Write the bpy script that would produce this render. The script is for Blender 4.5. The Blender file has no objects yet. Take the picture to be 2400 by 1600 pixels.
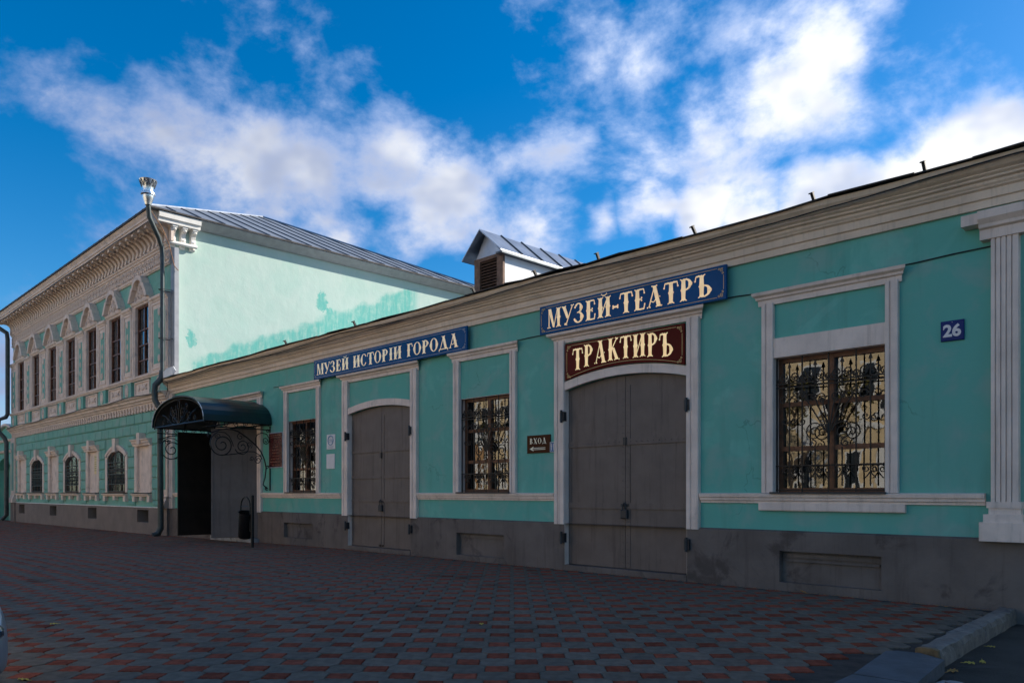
import bpy, bmesh, math, random
import numpy as np
from mathutils import Vector, Matrix
random.seed(7)
R = math.radians
scn = bpy.context.scene
col = scn.collection

# ------------------------------------------------------------------ camera
EYE = 1.5; CAMY = -11.33
cd = bpy.data.cameras.new('camera'); cam = bpy.data.objects.new('camera', cd); col.objects.link(cam)
cam.location = (0, CAMY, EYE); cam.rotation_euler = (R(90), 0, R(45))
cd.sensor_width = 36.0; cd.lens = 1800.0 / 2400.0 * 36.0
cd.shift_y = (1153 - 800) / 2400.0
cd.clip_start = 0.1; cd.clip_end = 3000
scn.camera = cam

# ------------------------------------------------------------------ light
SUN_EL, SUN_AZ = R(27), R(64)            # azimuth counted from +X towards +Y
sdir = Vector((math.cos(SUN_EL) * math.cos(SUN_AZ), math.cos(SUN_EL) * math.sin(SUN_AZ), math.sin(SUN_EL)))
sl = bpy.data.lights.new('sun', 'SUN'); sl.energy = 5.0; sl.angle = R(0.53); sl.color = (1.0, 0.93, 0.82)
so = bpy.data.objects.new('sun', sl); col.objects.link(so)
so.rotation_euler = sdir.to_track_quat('Z', 'Y').to_euler(); so.location = (20, 40, 40)

scn.view_settings.view_transform = 'Standard'
scn.view_settings.look = 'None'
scn.view_settings.exposure = 0.64
scn.view_settings.gamma = 1.0
scn.view_settings.use_curve_mapping = False
scn.cycles.max_bounces = 5; scn.cycles.diffuse_bounces = 3; scn.cycles.glossy_bounces = 3; scn.cycles.transparent_max_bounces = 8

class NT:
    """small helper round a node tree"""
    def __init__(s, t): s.t = t; s.n = t.nodes; s.l = t.links
    def add(s, kind, ins=None, **kw):
        n = s.n.new(kind)
        for k, v in kw.items(): setattr(n, k, v)
        for k, v in (ins or {}).items():
            if isinstance(v, bpy.types.NodeSocket): s.l.new(v, n.inputs[k])
            else: n.inputs[k].default_value = v
        return n
    def math(s, op, a, b=None, c=None, clamp=False):
        n = s.n.new('ShaderNodeMath'); n.operation = op; n.use_clamp = clamp
        for i, v in enumerate((a, b, c)):
            if v is None: continue
            if isinstance(v, bpy.types.NodeSocket): s.l.new(v, n.inputs[i])
            else: n.inputs[i].default_value = v
        return n.outputs[0]
    def vmath(s, op, a, b=None):
        n = s.n.new('ShaderNodeVectorMath'); n.operation = op
        for i, v in enumerate((a, b)):
            if v is None: continue
            if isinstance(v, bpy.types.NodeSocket): s.l.new(v, n.inputs[i])
            else: n.inputs[i].default_value = v
        return n
    def ramp(s, v, lo, hi, a=0.0, b=1.0, smooth=True):
        n = s.n.new('ShaderNodeMapRange'); n.interpolation_type = 'SMOOTHSTEP' if smooth else 'LINEAR'
        for i, x in enumerate((v, lo, hi, a, b)):
            if isinstance(x, bpy.types.NodeSocket): s.l.new(x, n.inputs[i])
            else: n.inputs[i].default_value = x
        return n.outputs[0]
    def mix(s, f, a, b, blend='MIX'):
        n = s.n.new('ShaderNodeMix'); n.data_type = 'RGBA'; n.blend_type = blend
        for i, x in ((0, f), (6, a), (7, b)):
            if isinstance(x, bpy.types.NodeSocket): s.l.new(x, n.inputs[i])
            else: n.inputs[i].default_value = x if not isinstance(x, tuple) or len(x) == 4 else (*x, 1)
        return n.outputs[2]
    def noise(s, vec, scale, detail=4, rough=0.55, dist=0.0):
        n = s.add('ShaderNodeTexNoise', {'Scale': scale, 'Detail': detail, 'Roughness': rough, 'Distortion': dist})
        if vec is not None: s.l.new(vec, n.inputs['Vector'])
        return n.outputs['Fac']

def px_dir(x, y):
    """direction of a sky spot, found once from the photograph"""
    f = Vector((-1, 1, 0)).normalized(); r = Vector((1, 1, 0)).normalized()
    return (f + r * ((x - 1200) / 1800) + Vector((0, 0, 1)) * ((1153 - y) / 1800)).normalized()

def make_world():
    w = bpy.data.worlds.new('World'); scn.world = w; w.use_nodes = True
    t = NT(w.node_tree); t.n.clear()
    out = t.add('ShaderNodeOutputWorld'); bg = t.add('ShaderNodeBackground', {'Strength': 0.105})
    sky = t.add('ShaderNodeTexSky', sky_type='NISHITA', sun_disc=False, sun_elevation=SUN_EL,
                sun_rotation=math.pi / 2 - SUN_AZ, air_density=1.0, dust_density=0.4, ozone_density=4.0)
    tc = t.add('ShaderNodeTexCoord'); d = tc.outputs['Generated']
    # cumulus field: fractal noise on the sky sphere, gathered into ragged banks
    banks = [(1900, 180, .115, 1.0), (1990, 150, .06, .95), (1780, 250, .11, 1.0), (1640, 310, .11, .95), (1500, 370, .09, .85), (1480, 170, .17, .62), (1700, 70, .14, .60),
             (2050, 10, .14, .5), (1290, 410, .11, .95), (1240, 500, .10, .85), (1090, 470, .13, .92), (930, 400, .13, .88), (760, 440, .14, .92), (600, 410, .13, .92),
             (480, 390, .10, .85), (330, 450, .13, .6), (210, 390, .09, .45), (620, 540, .12, .72), (820, 540, .13, .8), (980, 560, .12, .75),
             (560, 215, .11, .36), (800, 185, .08, .42), (100, 270, .10, .40), (1180, 290, .13, .48),
             (2380, 360, .08, 1.3), (2270, 400, .08, 1.3), (2140, 435, .08, 1.3), (2010, 465, .08, 1.3), (1880, 490, .075, 1.25), (1750, 510, .07, 1.2), (1620, 520, .07, 1.2), (1500, 520, .065, 1.15), (1410, 525, .05, 1.1),
             (40, 900, .2, .7), (2400, 480, .10, 1.1)]
    wn = t.add('ShaderNodeTexNoise', {'Vector': d, 'Scale': 6.0, 'Detail': 3.0, 'Roughness': .6})
    wv = t.vmath('SCALE', t.vmath('SUBTRACT', wn.outputs['Color'], (.5, .5, .5)).outputs[0]); wv.inputs['Scale'].default_value = .12
    dw = t.vmath('ADD', d, wv.outputs[0]).outputs[0]
    m = None
    for (x, y, r, a) in banks:
        dist = t.vmath('DISTANCE', dw, tuple(px_dir(x, y))).outputs['Value']
        v = t.ramp(dist, r * 1.1, 0.0, 0.0, a, smooth=False)
        m = v if m is None else t.math('MAXIMUM', m, v)
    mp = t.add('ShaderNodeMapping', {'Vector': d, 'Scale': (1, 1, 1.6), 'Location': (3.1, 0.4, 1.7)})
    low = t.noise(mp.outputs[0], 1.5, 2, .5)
    away = t.ramp(t.vmath('DOT_PRODUCT', d, tuple(px_dir(1200, 420))).outputs['Value'], .86, .68)     # unseen cloud cover, added to make the ambient light more neutral
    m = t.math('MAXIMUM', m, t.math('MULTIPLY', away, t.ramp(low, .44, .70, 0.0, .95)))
    mp2 = t.add('ShaderNodeMapping', {'Vector': d, 'Rotation': (.2, .2, .0), 'Scale': (1, 1, 1.45), 'Location': (0.3, 7.7, 0.2)})
    n = t.noise(mp2.outputs[0], 6.0, 7, .60, .12)
    e = t.math('ADD', t.math('MULTIPLY', n, 1.75), t.math('SUBTRACT', t.math('MULTIPLY', m, .66), .10))
    dens = t.ramp(e, .93, 1.38)
    thick = t.ramp(e, 1.06, 1.5)
    shade = t.ramp(t.noise(mp2.outputs[0], 8.5, 3, .55), .36, .62)
    lit = t.mix(shade, (2.9, 3.3, 4.3, 1), (5.2, 5.3, 5.5, 1))
    cc = t.mix(thick, (2.9, 3.7, 5.6, 1), lit)
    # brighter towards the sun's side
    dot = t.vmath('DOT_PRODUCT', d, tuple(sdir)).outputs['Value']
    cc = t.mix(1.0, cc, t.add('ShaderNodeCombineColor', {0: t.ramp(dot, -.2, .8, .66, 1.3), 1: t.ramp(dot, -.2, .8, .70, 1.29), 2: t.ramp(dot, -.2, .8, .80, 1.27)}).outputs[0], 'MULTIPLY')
    hs = t.add('ShaderNodeHueSaturation', {'Saturation': 1.40, 'Color': sky.outputs[0]})
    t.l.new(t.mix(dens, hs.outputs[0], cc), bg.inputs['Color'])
    t.l.new(bg.outputs[0], out.inputs[0])
make_world()

# ------------------------------------------------------------------ materials
MATS = {}
def mat_base(name):
    m = bpy.data.materials.new(name); m.use_nodes = True
    t = NT(m.node_tree); b = t.n['Principled BSDF']; MATS[name] = m
    return m, t, b

def plain(name, c, rough=.6, metal=0.0, var=.12, scale=6.0, bump=0.0, bscale=60.0, spec=.4, dirt=None, rand=0.0, streak=0.0):
    m, t, b = mat_base(name)
    tc = t.add('ShaderNodeTexCoord'); v = tc.outputs['Object']
    n = t.noise(v, scale, 6, .6)
    f = t.ramp(n, .3, .7, 1 - var, 1 + var)
    if rand:
        oi = t.add('ShaderNodeObjectInfo')
        f = t.math('MULTIPLY', f, t.ramp(oi.outputs['Random'], 0, 1, 1 - rand, 1 + rand, smooth=False))
    cc = t.add('ShaderNodeCombineColor', {0: t.math('MULTIPLY', f, c[0]), 1: t.math('MULTIPLY', f, c[1]), 2: t.math('MULTIPLY', f, c[2])}).outputs[0]
    if dirt:
        dn = t.noise(v, dirt[1], 7, .65, .6)
        cc = t.mix(t.ramp(dn, dirt[2], dirt[2] + .13, 0, dirt[3]), cc, dirt[0])
    if streak:
        sm = t.add('ShaderNodeMapping', {'Vector': v, 'Scale': (7, 7, .45)})
        cc = t.mix(t.ramp(t.noise(sm.outputs[0], 1.5, 6, .65), .50, .70, 0, streak), cc, (c[0] * .5, c[1] * .47, c[2] * .44, 1))
    t.l.new(cc, b.inputs['Base Color'])
    b.inputs['Roughness'].default_value = rough; b.inputs['Metallic'].default_value = metal
    b.inputs['Specular IOR Level'].default_value = spec
    if bump:
        bn = t.noise(v, bscale, 5, .6)
        bp = t.add('ShaderNodeBump', {'Strength': bump, 'Distance': .02, 'Height': bn})
        t.l.new(bp.outputs[0], b.inputs['Normal'])
    return m

def plaster(name, c, c2, c3):
    """limewashed plaster: cloudy repainting, faint runs, hairline unevenness"""
    m, t, b = mat_base(name)
    tc = t.add('ShaderNodeTexCoord'); v = tc.outputs['Object']
    big = t.noise(v, .35, 4, .5, .8); mid = t.noise(v, 1.7, 6, .6, .4)
    st = t.add('ShaderNodeMapping', {'Vector': v, 'Scale': (2.2, 2.2, .22)})
    runs = t.noise(st.outputs[0], 1.6, 6, .6)
    cc = t.mix(t.ramp(big, .35, .66), c, c2)
    cc = t.mix(t.ramp(mid, .46, .68, 0, .8), cc, c3)
    pale = t.noise(v, .8, 5, .6, 1.2)
    cc = t.mix(t.ramp(pale, .56, .66, 0, .35), cc, tuple(min(1, x * 1.25 + .03) for x in c))
    cc = t.mix(t.ramp(runs, .53, .72, 0, .42), cc, tuple(x * .72 for x in c))
    vo = t.add('ShaderNodeTexVoronoi', {'Vector': t.vmath('ADD', v, t.vmath('SCALE', t.add('ShaderNodeTexNoise', {'Vector': v, 'Scale': 2.5, 'Detail': 4.0}).outputs['Color']).outputs[0]).outputs[0], 'Scale': .55}, feature='DISTANCE_TO_EDGE')
    crack = t.math('MULTIPLY', t.ramp(vo.outputs['Distance'], .010, .003), t.ramp(t.noise(v, .9, 3, .5), .56, .64, 0, .36))
    cc = t.mix(crack, cc, tuple(x * .35 for x in c))
    t.l.new(cc, b.inputs['Base Color']); b.inputs['Roughness'].default_value = .85
    b.inputs['Specular IOR Level'].default_value = .25
    hb = t.math('ADD', t.noise(v, 3.0, 4, .5), t.math('MULTIPLY', t.noise(v, 55, 4, .6), .12))
    bp = t.add('ShaderNodeBump', {'Strength': .35, 'Distance': .03, 'Height': hb})
    t.l.new(bp.outputs[0], b.inputs['Normal'])
    return m

plaster('teal', (.155, .42, .335), (.135, .43, .345), (.235, .415, .35))
plaster('teal_mansion', (.20, .43, .35), (.18, .42, .34), (.27, .43, .37))
plain('trim', (.80, .635, .53), .75, streak=.35, var=.09, scale=2.5, bump=.25, bscale=40, dirt=((.33, .29, .26, 1), 3.0, .62, .45))
plain('trim_cornice', (.76, .585, .44), .75, streak=.3, var=.08, scale=1.6, bump=.25, bscale=30, dirt=((.42, .31, .23, 1), 1.3, .60, .45))
plain('trim_mansion', (.76, .615, .515), .75, streak=.35, var=.10, scale=3.0, bump=.3, bscale=30, dirt=((.36, .31, .27, 1), 2.2, .55, .5))
plain('trim_sun', (.80, .76, .70), .75, var=.06, scale=3.0, bump=.2, bscale=30)  # paler copy of the mansion trim, with sunlight put into its colour
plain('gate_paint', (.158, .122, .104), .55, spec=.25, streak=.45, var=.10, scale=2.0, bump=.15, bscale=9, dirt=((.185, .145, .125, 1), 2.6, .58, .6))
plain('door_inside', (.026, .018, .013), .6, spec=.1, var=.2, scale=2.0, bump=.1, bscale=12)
plain('brown_wood', (.15, .052, .022), .45, var=.35, scale=9.0, bump=.2, bscale=50)
plain('dark_wood', (.07, .04, .028), .55, var=.3, scale=9.0, bump=.2, bscale=50)
plain('louvre_wood', (.20, .115, .075), .75, var=.3, scale=9.0, bump=.3, bscale=40)
plain('black_iron', (.012, .012, .013), .45, metal=.4, var=.3, scale=20)
plain('iron_paint', (.03, .03, .032), .5, var=.3, scale=12)
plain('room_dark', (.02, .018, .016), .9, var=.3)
plain('zinc', (.42, .44, .47), .38, metal=.75, var=.16, scale=2.0, bump=.12, bscale=5)
plain('zinc_dark', (.10, .115, .13), .45, metal=.6, var=.2, scale=3.0)
plain('zinc_bright', (.75, .77, .8), .22, metal=.95, var=.2, scale=14, bump=.3, bscale=40)
plain('roof_grey', (.25, .27, .30), .5, metal=.35, var=.12, scale=1.2, bump=.2, bscale=3)
plain('roof_edge', (.055, .05, .05), .7, metal=.2, var=.3, scale=4.0, bump=.4, bscale=9)
plain('pipe_green', (.055, .070, .072), .45, metal=.3, var=.2, scale=4)
plain('pipe_grey', (.33, .33, .34), .5, metal=.2, var=.1, scale=4)
plain('canopy_green', (.006, .028, .027), .32, var=.25, scale=1.5, bump=.12, bscale=6)
plain('canopy_lining', (.085, .075, .063), .7, var=.2, scale=3)
plain('worn_white', (.75, .75, .74), .6, var=.2, scale=20)
plain('whitewash', (.86, .86, .85), .8, var=.05, scale=3)
plain('snow_edge', (.8, .8, .78), .7, var=.1)
plain('blue_sign', (.003, .075, .215), .22, var=.10, scale=1.5, spec=.08)
plain('red_sign', (.105, .011, .010), .25, var=.12, scale=1.5, spec=.04)
plain('brown_sign', (.070, .022, .009), .35, var=.1, spec=.05)
plain('pale_blue_sign', (.06, .17, .33), .4, var=.1)
plain('plaque_red', (.075, .008, .010), .25, var=.15)
plain('plaque_text', (.22, .075, .045), .4, var=.2)
plain('white_print', (.72, .68, .66), .5, var=.05)
plain('grey_print', (.38, .42, .48), .5, var=.1)
plain('blue_print', (.16, .29, .42), .5, var=.1)
plain('cream_print', (.95, .84, .60), .5, var=.05)
plain('plaque_yellow', (.62, .44, .19), .4, metal=.2, var=.12, scale=9)
plain('plate_blue', (.004, .022, .14), .35, var=.1, spec=.15)
plain('plinth', (.168, .136, .118), .9, spec=.1, streak=.35, var=.16, scale=1.1, bump=.4, bscale=12, dirt=((.085, .068, .06, 1), 1.4, .53, .8))
plain('plinth_mansion', (.205, .165, .140), .9, var=.12, scale=1.0, bump=.35, bscale=12, dirt=((.14, .13, .125, 1), 1.2, .58, .7))
plain('concrete', (.30, .29, .28), .9, var=.2, scale=5, bump=.5, bscale=25, dirt=((.13, .125, .12, 1), 4, .55, .7))
plain('kerb_paint', (.20, .165, .14), .85, var=.2, scale=6, bump=.6, bscale=22, dirt=((.09, .085, .085, 1), 9, .53, .85))
plain('ochre', (.19, .115, .055), .9, var=.25, scale=14, bump=.4, bscale=30)
plain('slab', (.085, .09, .10), .8, var=.22, scale=2.5, bump=.4, bscale=16, dirt=((.16, .165, .17, 1), 3, .57, .5))
plain('asphalt', (.050, .045, .040), .9, spec=.15, var=.3, scale=1.4, bump=.8, bscale=70, dirt=((.075, .072, .07, 1), 2.2, .55, .6))
plain('joint_sand', (.050, .036, .028), .95, var=.35, scale=6, bump=.5, bscale=40)
plain('kerb', (.22, .215, .21), .9, var=.2, scale=5, bump=.4, bscale=30)
plain('tile_grey', (.180, .140, .106), .9, spec=.03, var=.18, scale=9, bump=.5, bscale=75, rand=.14, dirt=((.11, .082, .060, 1), 1.1, .55, .6))
plain('tile_red', (.265, .070, .040), .9, spec=.03, var=.25, scale=9, bump=.5, bscale=75, rand=.24, dirt=((.12, .042, .026, 1), 1.1, .55, .7))
plain('leaf_yellow', (.55, .38, .06), .7, var=.25, scale=40)
plain('leaf_orange', (.42, .20, .05), .7, var=.25, scale=40)
plain('rubber', (.015, .015, .016), .8, var=.2)
plain('cable', (.02, .018, .016), .7, var=.2)
plain('rope', (.25, .12, .06), .8, var=.3, scale=20)
plain('car_silver', (.50, .52, .53), .3, metal=.6, var=.03)
plain('car_dark', (.02, .022, .025), .25, var=.1)
plain('lamp_glass', (.05, .06, .07), .08, var=.1, spec=.8)
plain('rim_metal', (.35, .36, .37), .35, metal=.8, var=.05)
plain('opp_cream', (.66, .50, .29), .9, var=.1, scale=.6)
plain('opp_cream2', (.72, .62, .46), .9, var=.1, scale=.6)
plain('opp_ochre', (.45, .26, .12), .9, var=.12, scale=.6)
plain('opp_white', (.75, .72, .66), .9, var=.06, scale=1)
plain('opp_glass', (.03, .035, .04), .12, var=.1, spec=.6)

def gold_film():
    m, t, b = mat_base('gold_film')
    tc = t.add('ShaderNodeTexCoord'); v = tc.outputs['Object']
    n = t.noise(v, 9, 4, .5)
    t.l.new(t.mix(t.ramp(n, .35, .65), (.93, .79, .54, 1), (.86, .70, .45, 1)), b.inputs['Base Color'])
    b.inputs['Metallic'].default_value = .8; b.inputs['Roughness'].default_value = .30
    bp = t.add('ShaderNodeBump', {'Strength': .08, 'Distance': .02, 'Height': t.noise(v, 5, 2, .5)})
    t.l.new(bp.outputs[0], b.inputs['Normal'])
gold_film()

def side_plaster():
    """sun-bleached gable plaster with a fresher patch brushed on above the lower roof"""
    m, t, b = mat_base('side_plaster')
    tc = t.add('ShaderNodeTexCoord'); v = tc.outputs['Object']
    sp = t.add('ShaderNodeSeparateXYZ', {0: v})
    n1 = t.noise(v, .9, 6, .6, .6); n2 = t.noise(v, 5, 6, .65, .8)
    st = t.add('ShaderNodeMapping', {'Vector': v, 'Scale': (3, 3, .5)})
    n3 = t.noise(st.outputs[0], 2.2, 6, .65)
    cc = t.mix(t.ramp(n1, .3, .7), (.47, .585, .52, 1), (.415, .565, .495, 1))
    cc = t.mix(t.ramp(n3, .5, .75, 0, .5), cc, (.53, .62, .56, 1))
    wob = t.math('MULTIPLY', t.math('SUBTRACT', t.noise(v, 1.1, 6, .62), .5), 1.1)
    lim = t.math('ADD', t.math('ADD', t.math('MULTIPLY', sp.outputs['Y'], .45), 6.2), wob)
    band = t.ramp(t.math('SUBTRACT', lim, sp.outputs['Z']), -.08, .22)
    band = t.math('MULTIPLY', band, t.ramp(t.math('ADD', sp.outputs['Y'], t.math('MULTIPLY', wob, .35)), .72, .92))
    band = t.math('MULTIPLY', band, t.ramp(sp.outputs['Y'], 11.9, 11.2))
    for (py, pz, r) in ((6.45, 9.75, .30), (6.8, 9.25, .22), (.78, 7.35, .2)):
        dd = t.math('SQRT', t.math('ADD', t.math('POWER', t.math('SUBTRACT', sp.outputs['Y'], py), 2), t.math('POWER', t.math('MULTIPLY', t.math('SUBTRACT', sp.outputs['Z'], pz), .6), 2)))
        dd = t.math('ADD', dd, t.math('MULTIPLY', t.math('SUBTRACT', n2, .5), .5))
        band = t.math('MAXIMUM', band, t.ramp(dd, r, r * .75))
    chalk = t.ramp(t.math('ADD', t.math('MULTIPLY', n3, .6), t.math('MULTIPLY', n2, .5)), .5, .72)
    fresh = t.mix(chalk, (.13, .44, .38, 1), (.30, .52, .44, 1))
    t.l.new(t.mix(t.math('MULTIPLY', band, t.ramp(n3, .35, .65, .97, .78)), cc, fresh), b.inputs['Base Color'])
    b.inputs['Roughness'].default_value = .9; b.inputs['Specular IOR Level'].default_value = .2
    hb = t.math('ADD', t.noise(v, 1.6, 5, .55), t.math('MULTIPLY', n2, .25))
    bp = t.add('ShaderNodeBump', {'Strength': .32, 'Distance': .05, 'Height': hb})
    t.l.new(bp.outputs[0], b.inputs['Normal'])
side_plaster()

def glass_mat(name, ior, tint, base=0.0):
    m, t, b = mat_base(name); t.n.remove(b)
    out = t.n['Material Output']
    tr = t.add('ShaderNodeBsdfTransparent', {'Color': (*tint, 1)})
    tc = t.add('ShaderNodeTexCoord')
    bp = t.add('ShaderNodeBump', {'Strength': .16, 'Distance': .02, 'Height': t.noise(tc.outputs['Object'], 2.2, 2, .5)})
    gl = t.add('ShaderNodeBsdfAnisotropic', {'Roughness': .015, 'Color': (.95, .97, 1, 1), 'Normal': bp.outputs[0]})
    fr = t.add('ShaderNodeFresnel', {'IOR': ior})
    f = t.math('ADD', fr.outputs[0], base, clamp=True)
    mx = t.add('ShaderNodeMixShader', {0: f, 1: tr.outputs[0], 2: gl.outputs[0]})
    t.l.new(mx.outputs[0], out.inputs['Surface'])
glass_mat('glass', 1.75, (.55, .58, .56), .06)

# ------------------------------------------------------------------ mesh helpers
class MB:
    def __init__(s): s.v = []; s.f = []
    def quad(s, *p):
        i = len(s.v); s.v += [tuple(q) for q in p]; s.f.append(tuple(range(i, i + len(p)))); return s
    def box(s, x0, x1, y0, y1, z0, z1):
        i = len(s.v)
        s.v += [(x0, y0, z0), (x1, y0, z0), (x1, y1, z0), (x0, y1, z0), (x0, y0, z1), (x1, y0, z1), (x1, y1, z1), (x0, y1, z1)]
        s.f += [(i, i+3, i+2, i+1), (i+4, i+5, i+6, i+7), (i, i+1, i+5, i+4), (i+1, i+2, i+6, i+5), (i+2, i+3, i+7, i+6), (i+3, i, i+4, i+7)]
        return s
    def cbox(s, x0, x1, y0, y1, z0, z1, c):
        """block whose front (y0) face is chamfered by c"""
        i = len(s.v)
        s.v += [(x0, y1, z0), (x1, y1, z0), (x1, y1, z1), (x0, y1, z1), (x0, y0 + c, z0), (x1, y0 + c, z0), (x1, y0 + c, z1), (x0, y0 + c, z1),
                (x0 + c, y0, z0 + c), (x1 - c, y0, z0 + c), (x1 - c, y0, z1 - c), (x0 + c, y0, z1 - c)]
        for a in (0, 4):
            for k in range(4):
                s.f.append((i+a+k, i+a+(k+1) % 4, i+a+4+(k+1) % 4, i+a+4+k))
        s.f += [(i+8, i+9, i+10, i+11), (i+3, i+2, i+1, i)]
        return s
    def extr(s, pts, axis, a, b):
        """polygon extruded along an axis: 'Y' takes (x,z), 'X' takes (y,z), 'Z' takes (x,y)"""
        n = len(pts); i = len(s.v)
        for d in (a, b):
            for p in pts:
                s.v.append({'Y': (p[0], d, p[1]), 'X': (d, p[0], p[1]), 'Z': (p[0], p[1], d)}[axis])
        for k in range(n):
            s.f.append((i+k, i+(k+1) % n, i+n+(k+1) % n, i+n+k))
        s.f.append(tuple(range(i+n-1, i-1, -1))); s.f.append(tuple(range(i+n, i+2*n)))
        return s
    def strip(s, A, B, axis, a, b):
        """solid band between two equally long polylines, extruded along an axis"""
        for k in range(len(A) - 1):
            s.extr([A[k], A[k+1], B[k+1], B[k]], axis, a, b)
        return s
    def tube(s, path, r, n=5, closed=False):
        P = [Vector(p) for p in path]; m = len(P); i = len(s.v)
        rr = r if isinstance(r, (list, tuple)) else [r] * m
        up = None
        for k in range(m):
            if closed: tg = P[(k+1) % m] - P[k-1]
            else: tg = P[min(k+1, m-1)] - P[max(k-1, 0)]
            if tg.length < 1e-9: tg = Vector((0, 0, 1))
            tg.normalize()
            if up is None:
                up = Vector((0, 0, 1)) if abs(tg.z) < .9 else Vector((1, 0, 0))
            a = (up - tg * up.dot(tg))
            if a.length < 1e-4: a = tg.orthogonal()
            a.normalize(); up = a; b = tg.cross(a)
            for j in range(n):
                an = 2 * math.pi * (j + .5) / n
                s.v.append(tuple(P[k] + (a * math.cos(an) + b * math.sin(an)) * rr[k]))
        for k in range(m if closed else m - 1):
            k2 = (k + 1) % m
            for j in range(n):
                s.f.append((i+k*n+j, i+k*n+(j+1) % n, i+k2*n+(j+1) % n, i+k2*n+j))
        if not closed:
            s.f.append(tuple(range(i+n-1, i-1, -1))); s.f.append(tuple(range(i+(m-1)*n, i+m*n)))
        return s
    def lathe(s, prof, c=(0, 0), n=16, sx=1, sy=1):
        i = len(s.v); m = len(prof)
        for (r, z) in prof:
            for j in range(n):
                a = 2 * math.pi * j / n
                s.v.append((c[0] + r * math.cos(a) * sx, c[1] + r * math.sin(a) * sy, z))
        for k in range(m - 1):
            for j in range(n):
                s.f.append((i+k*n+j, i+k*n+(j+1) % n, i+(k+1)*n+(j+1) % n, i+(k+1)*n+j))
        s.f.append(tuple(range(i+n-1, i-1, -1))); s.f.append(tuple(range(i+(m-1)*n, i+m*n)))
        return s
    def ball(s, c, rx, ry=None, rz=None, n=8, m=5):
        ry = ry or rx; rz = rz or rx; i = len(s.v)
        for k in range(m + 1):
            th = math.pi * (.02 + .96 * k / m)
            for j in range(n):
                a = 2 * math.pi * j / n
                s.v.append((c[0] + rx * math.sin(th) * math.cos(a), c[1] + ry * math.sin(th) * math.sin(a), c[2] + rz * math.cos(th)))
        for k in range(m):
            for j in range(n):
                s.f.append((i+k*n+j, i+(k+1)*n+j, i+(k+1)*n+(j+1) % n, i+k*n+(j+1) % n))
        return s
    def mesh(s, name, mat, smooth=False, recalc=True):
        me = bpy.data.meshes.new(name); me.from_pydata(s.v, [], s.f)
        if recalc:
            bm = bmesh.new(); bm.from_mesh(me)
            bmesh.ops.recalc_face_normals(bm, faces=bm.faces[:])
            bm.to_mesh(me); bm.free()
        if smooth:
            me.polygons.foreach_set('use_smooth', [True] * len(me.polygons))
            me.set_sharp_from_angle(angle=R(38))
        me.materials.append(MATS[mat]); me.update()
        return me
    def build(s, name, mat, parent=None, smooth=False, recalc=True, **kw):
        return link(name, s.mesh(name, mat, smooth, recalc), parent, **kw)

WM = {}
def link(name, me, parent=None, loc=(0, 0, 0), rot=None, scale=None, **props):
    o = bpy.data.objects.new(name, me); col.objects.link(o)
    M = Matrix.Translation(loc)
    o.location = loc
    if rot is not None: o.rotation_euler = rot; M = M @ o.rotation_euler.to_matrix().to_4x4()
    if scale is not None: o.scale = scale; M = M @ Matrix.Diagonal((*scale, 1))
    WM[o] = M
    if parent is not None:
        o.parent = parent; o.matrix_parent_inverse = WM[parent].inverted()
    for k, v in props.items(): o[k] = v
    return o
def thing(name, label, cat, loc, group=None):
    o = link(name, None, None, loc); o['label'] = label; o['category'] = cat
    if group: o['group'] = group
    return o
def tag(o, label, cat, group=None):
    o['label'] = label; o['category'] = cat
    if group: o['group'] = group
    return o
def copy_tree(o, parent=None, loc=None):
    c = o.copy(); col.objects.link(c)
    if parent is not None: c.parent = parent
    if loc is not None: c.location = loc
    for ch in o.children: copy_tree(ch, c)
    return c

def spiral(cx, cz, r0, r1, a0, turns, n=18):
    """points of a scroll in a plane, from the outer radius r0 to the inner r1"""
    out = []
    for k in range(n + 1):
        f = k / n; a = a0 + turns * 2 * math.pi * f; r = r0 + (r1 - r0) * f
        out.append((cx + r * math.cos(a), cz + r * math.sin(a)))
    return out
def arc(cx, cz, rx, rz, a0, a1, n=12):
    return [(cx + rx * math.cos(R(a0 + (a1 - a0) * k / n)), cz + rz * math.sin(R(a0 + (a1 - a0) * k / n))) for k in range(n + 1)]
def seg_arch(x0, x1, zs, rise, n=12):
    """segmental arch line from (x0,zs) over a crown zs+rise to (x1,zs)"""
    c = (x0 + x1) / 2; h = (x1 - x0) / 2; r = (h * h + rise * rise) / (2 * rise); zc = zs + rise - r
    a = math.asin(h / r)
    return [(c + r * math.sin(-a + 2 * a * k / n), zc + r * math.cos(-a + 2 * a * k / n)) for k in range(n + 1)]

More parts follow.
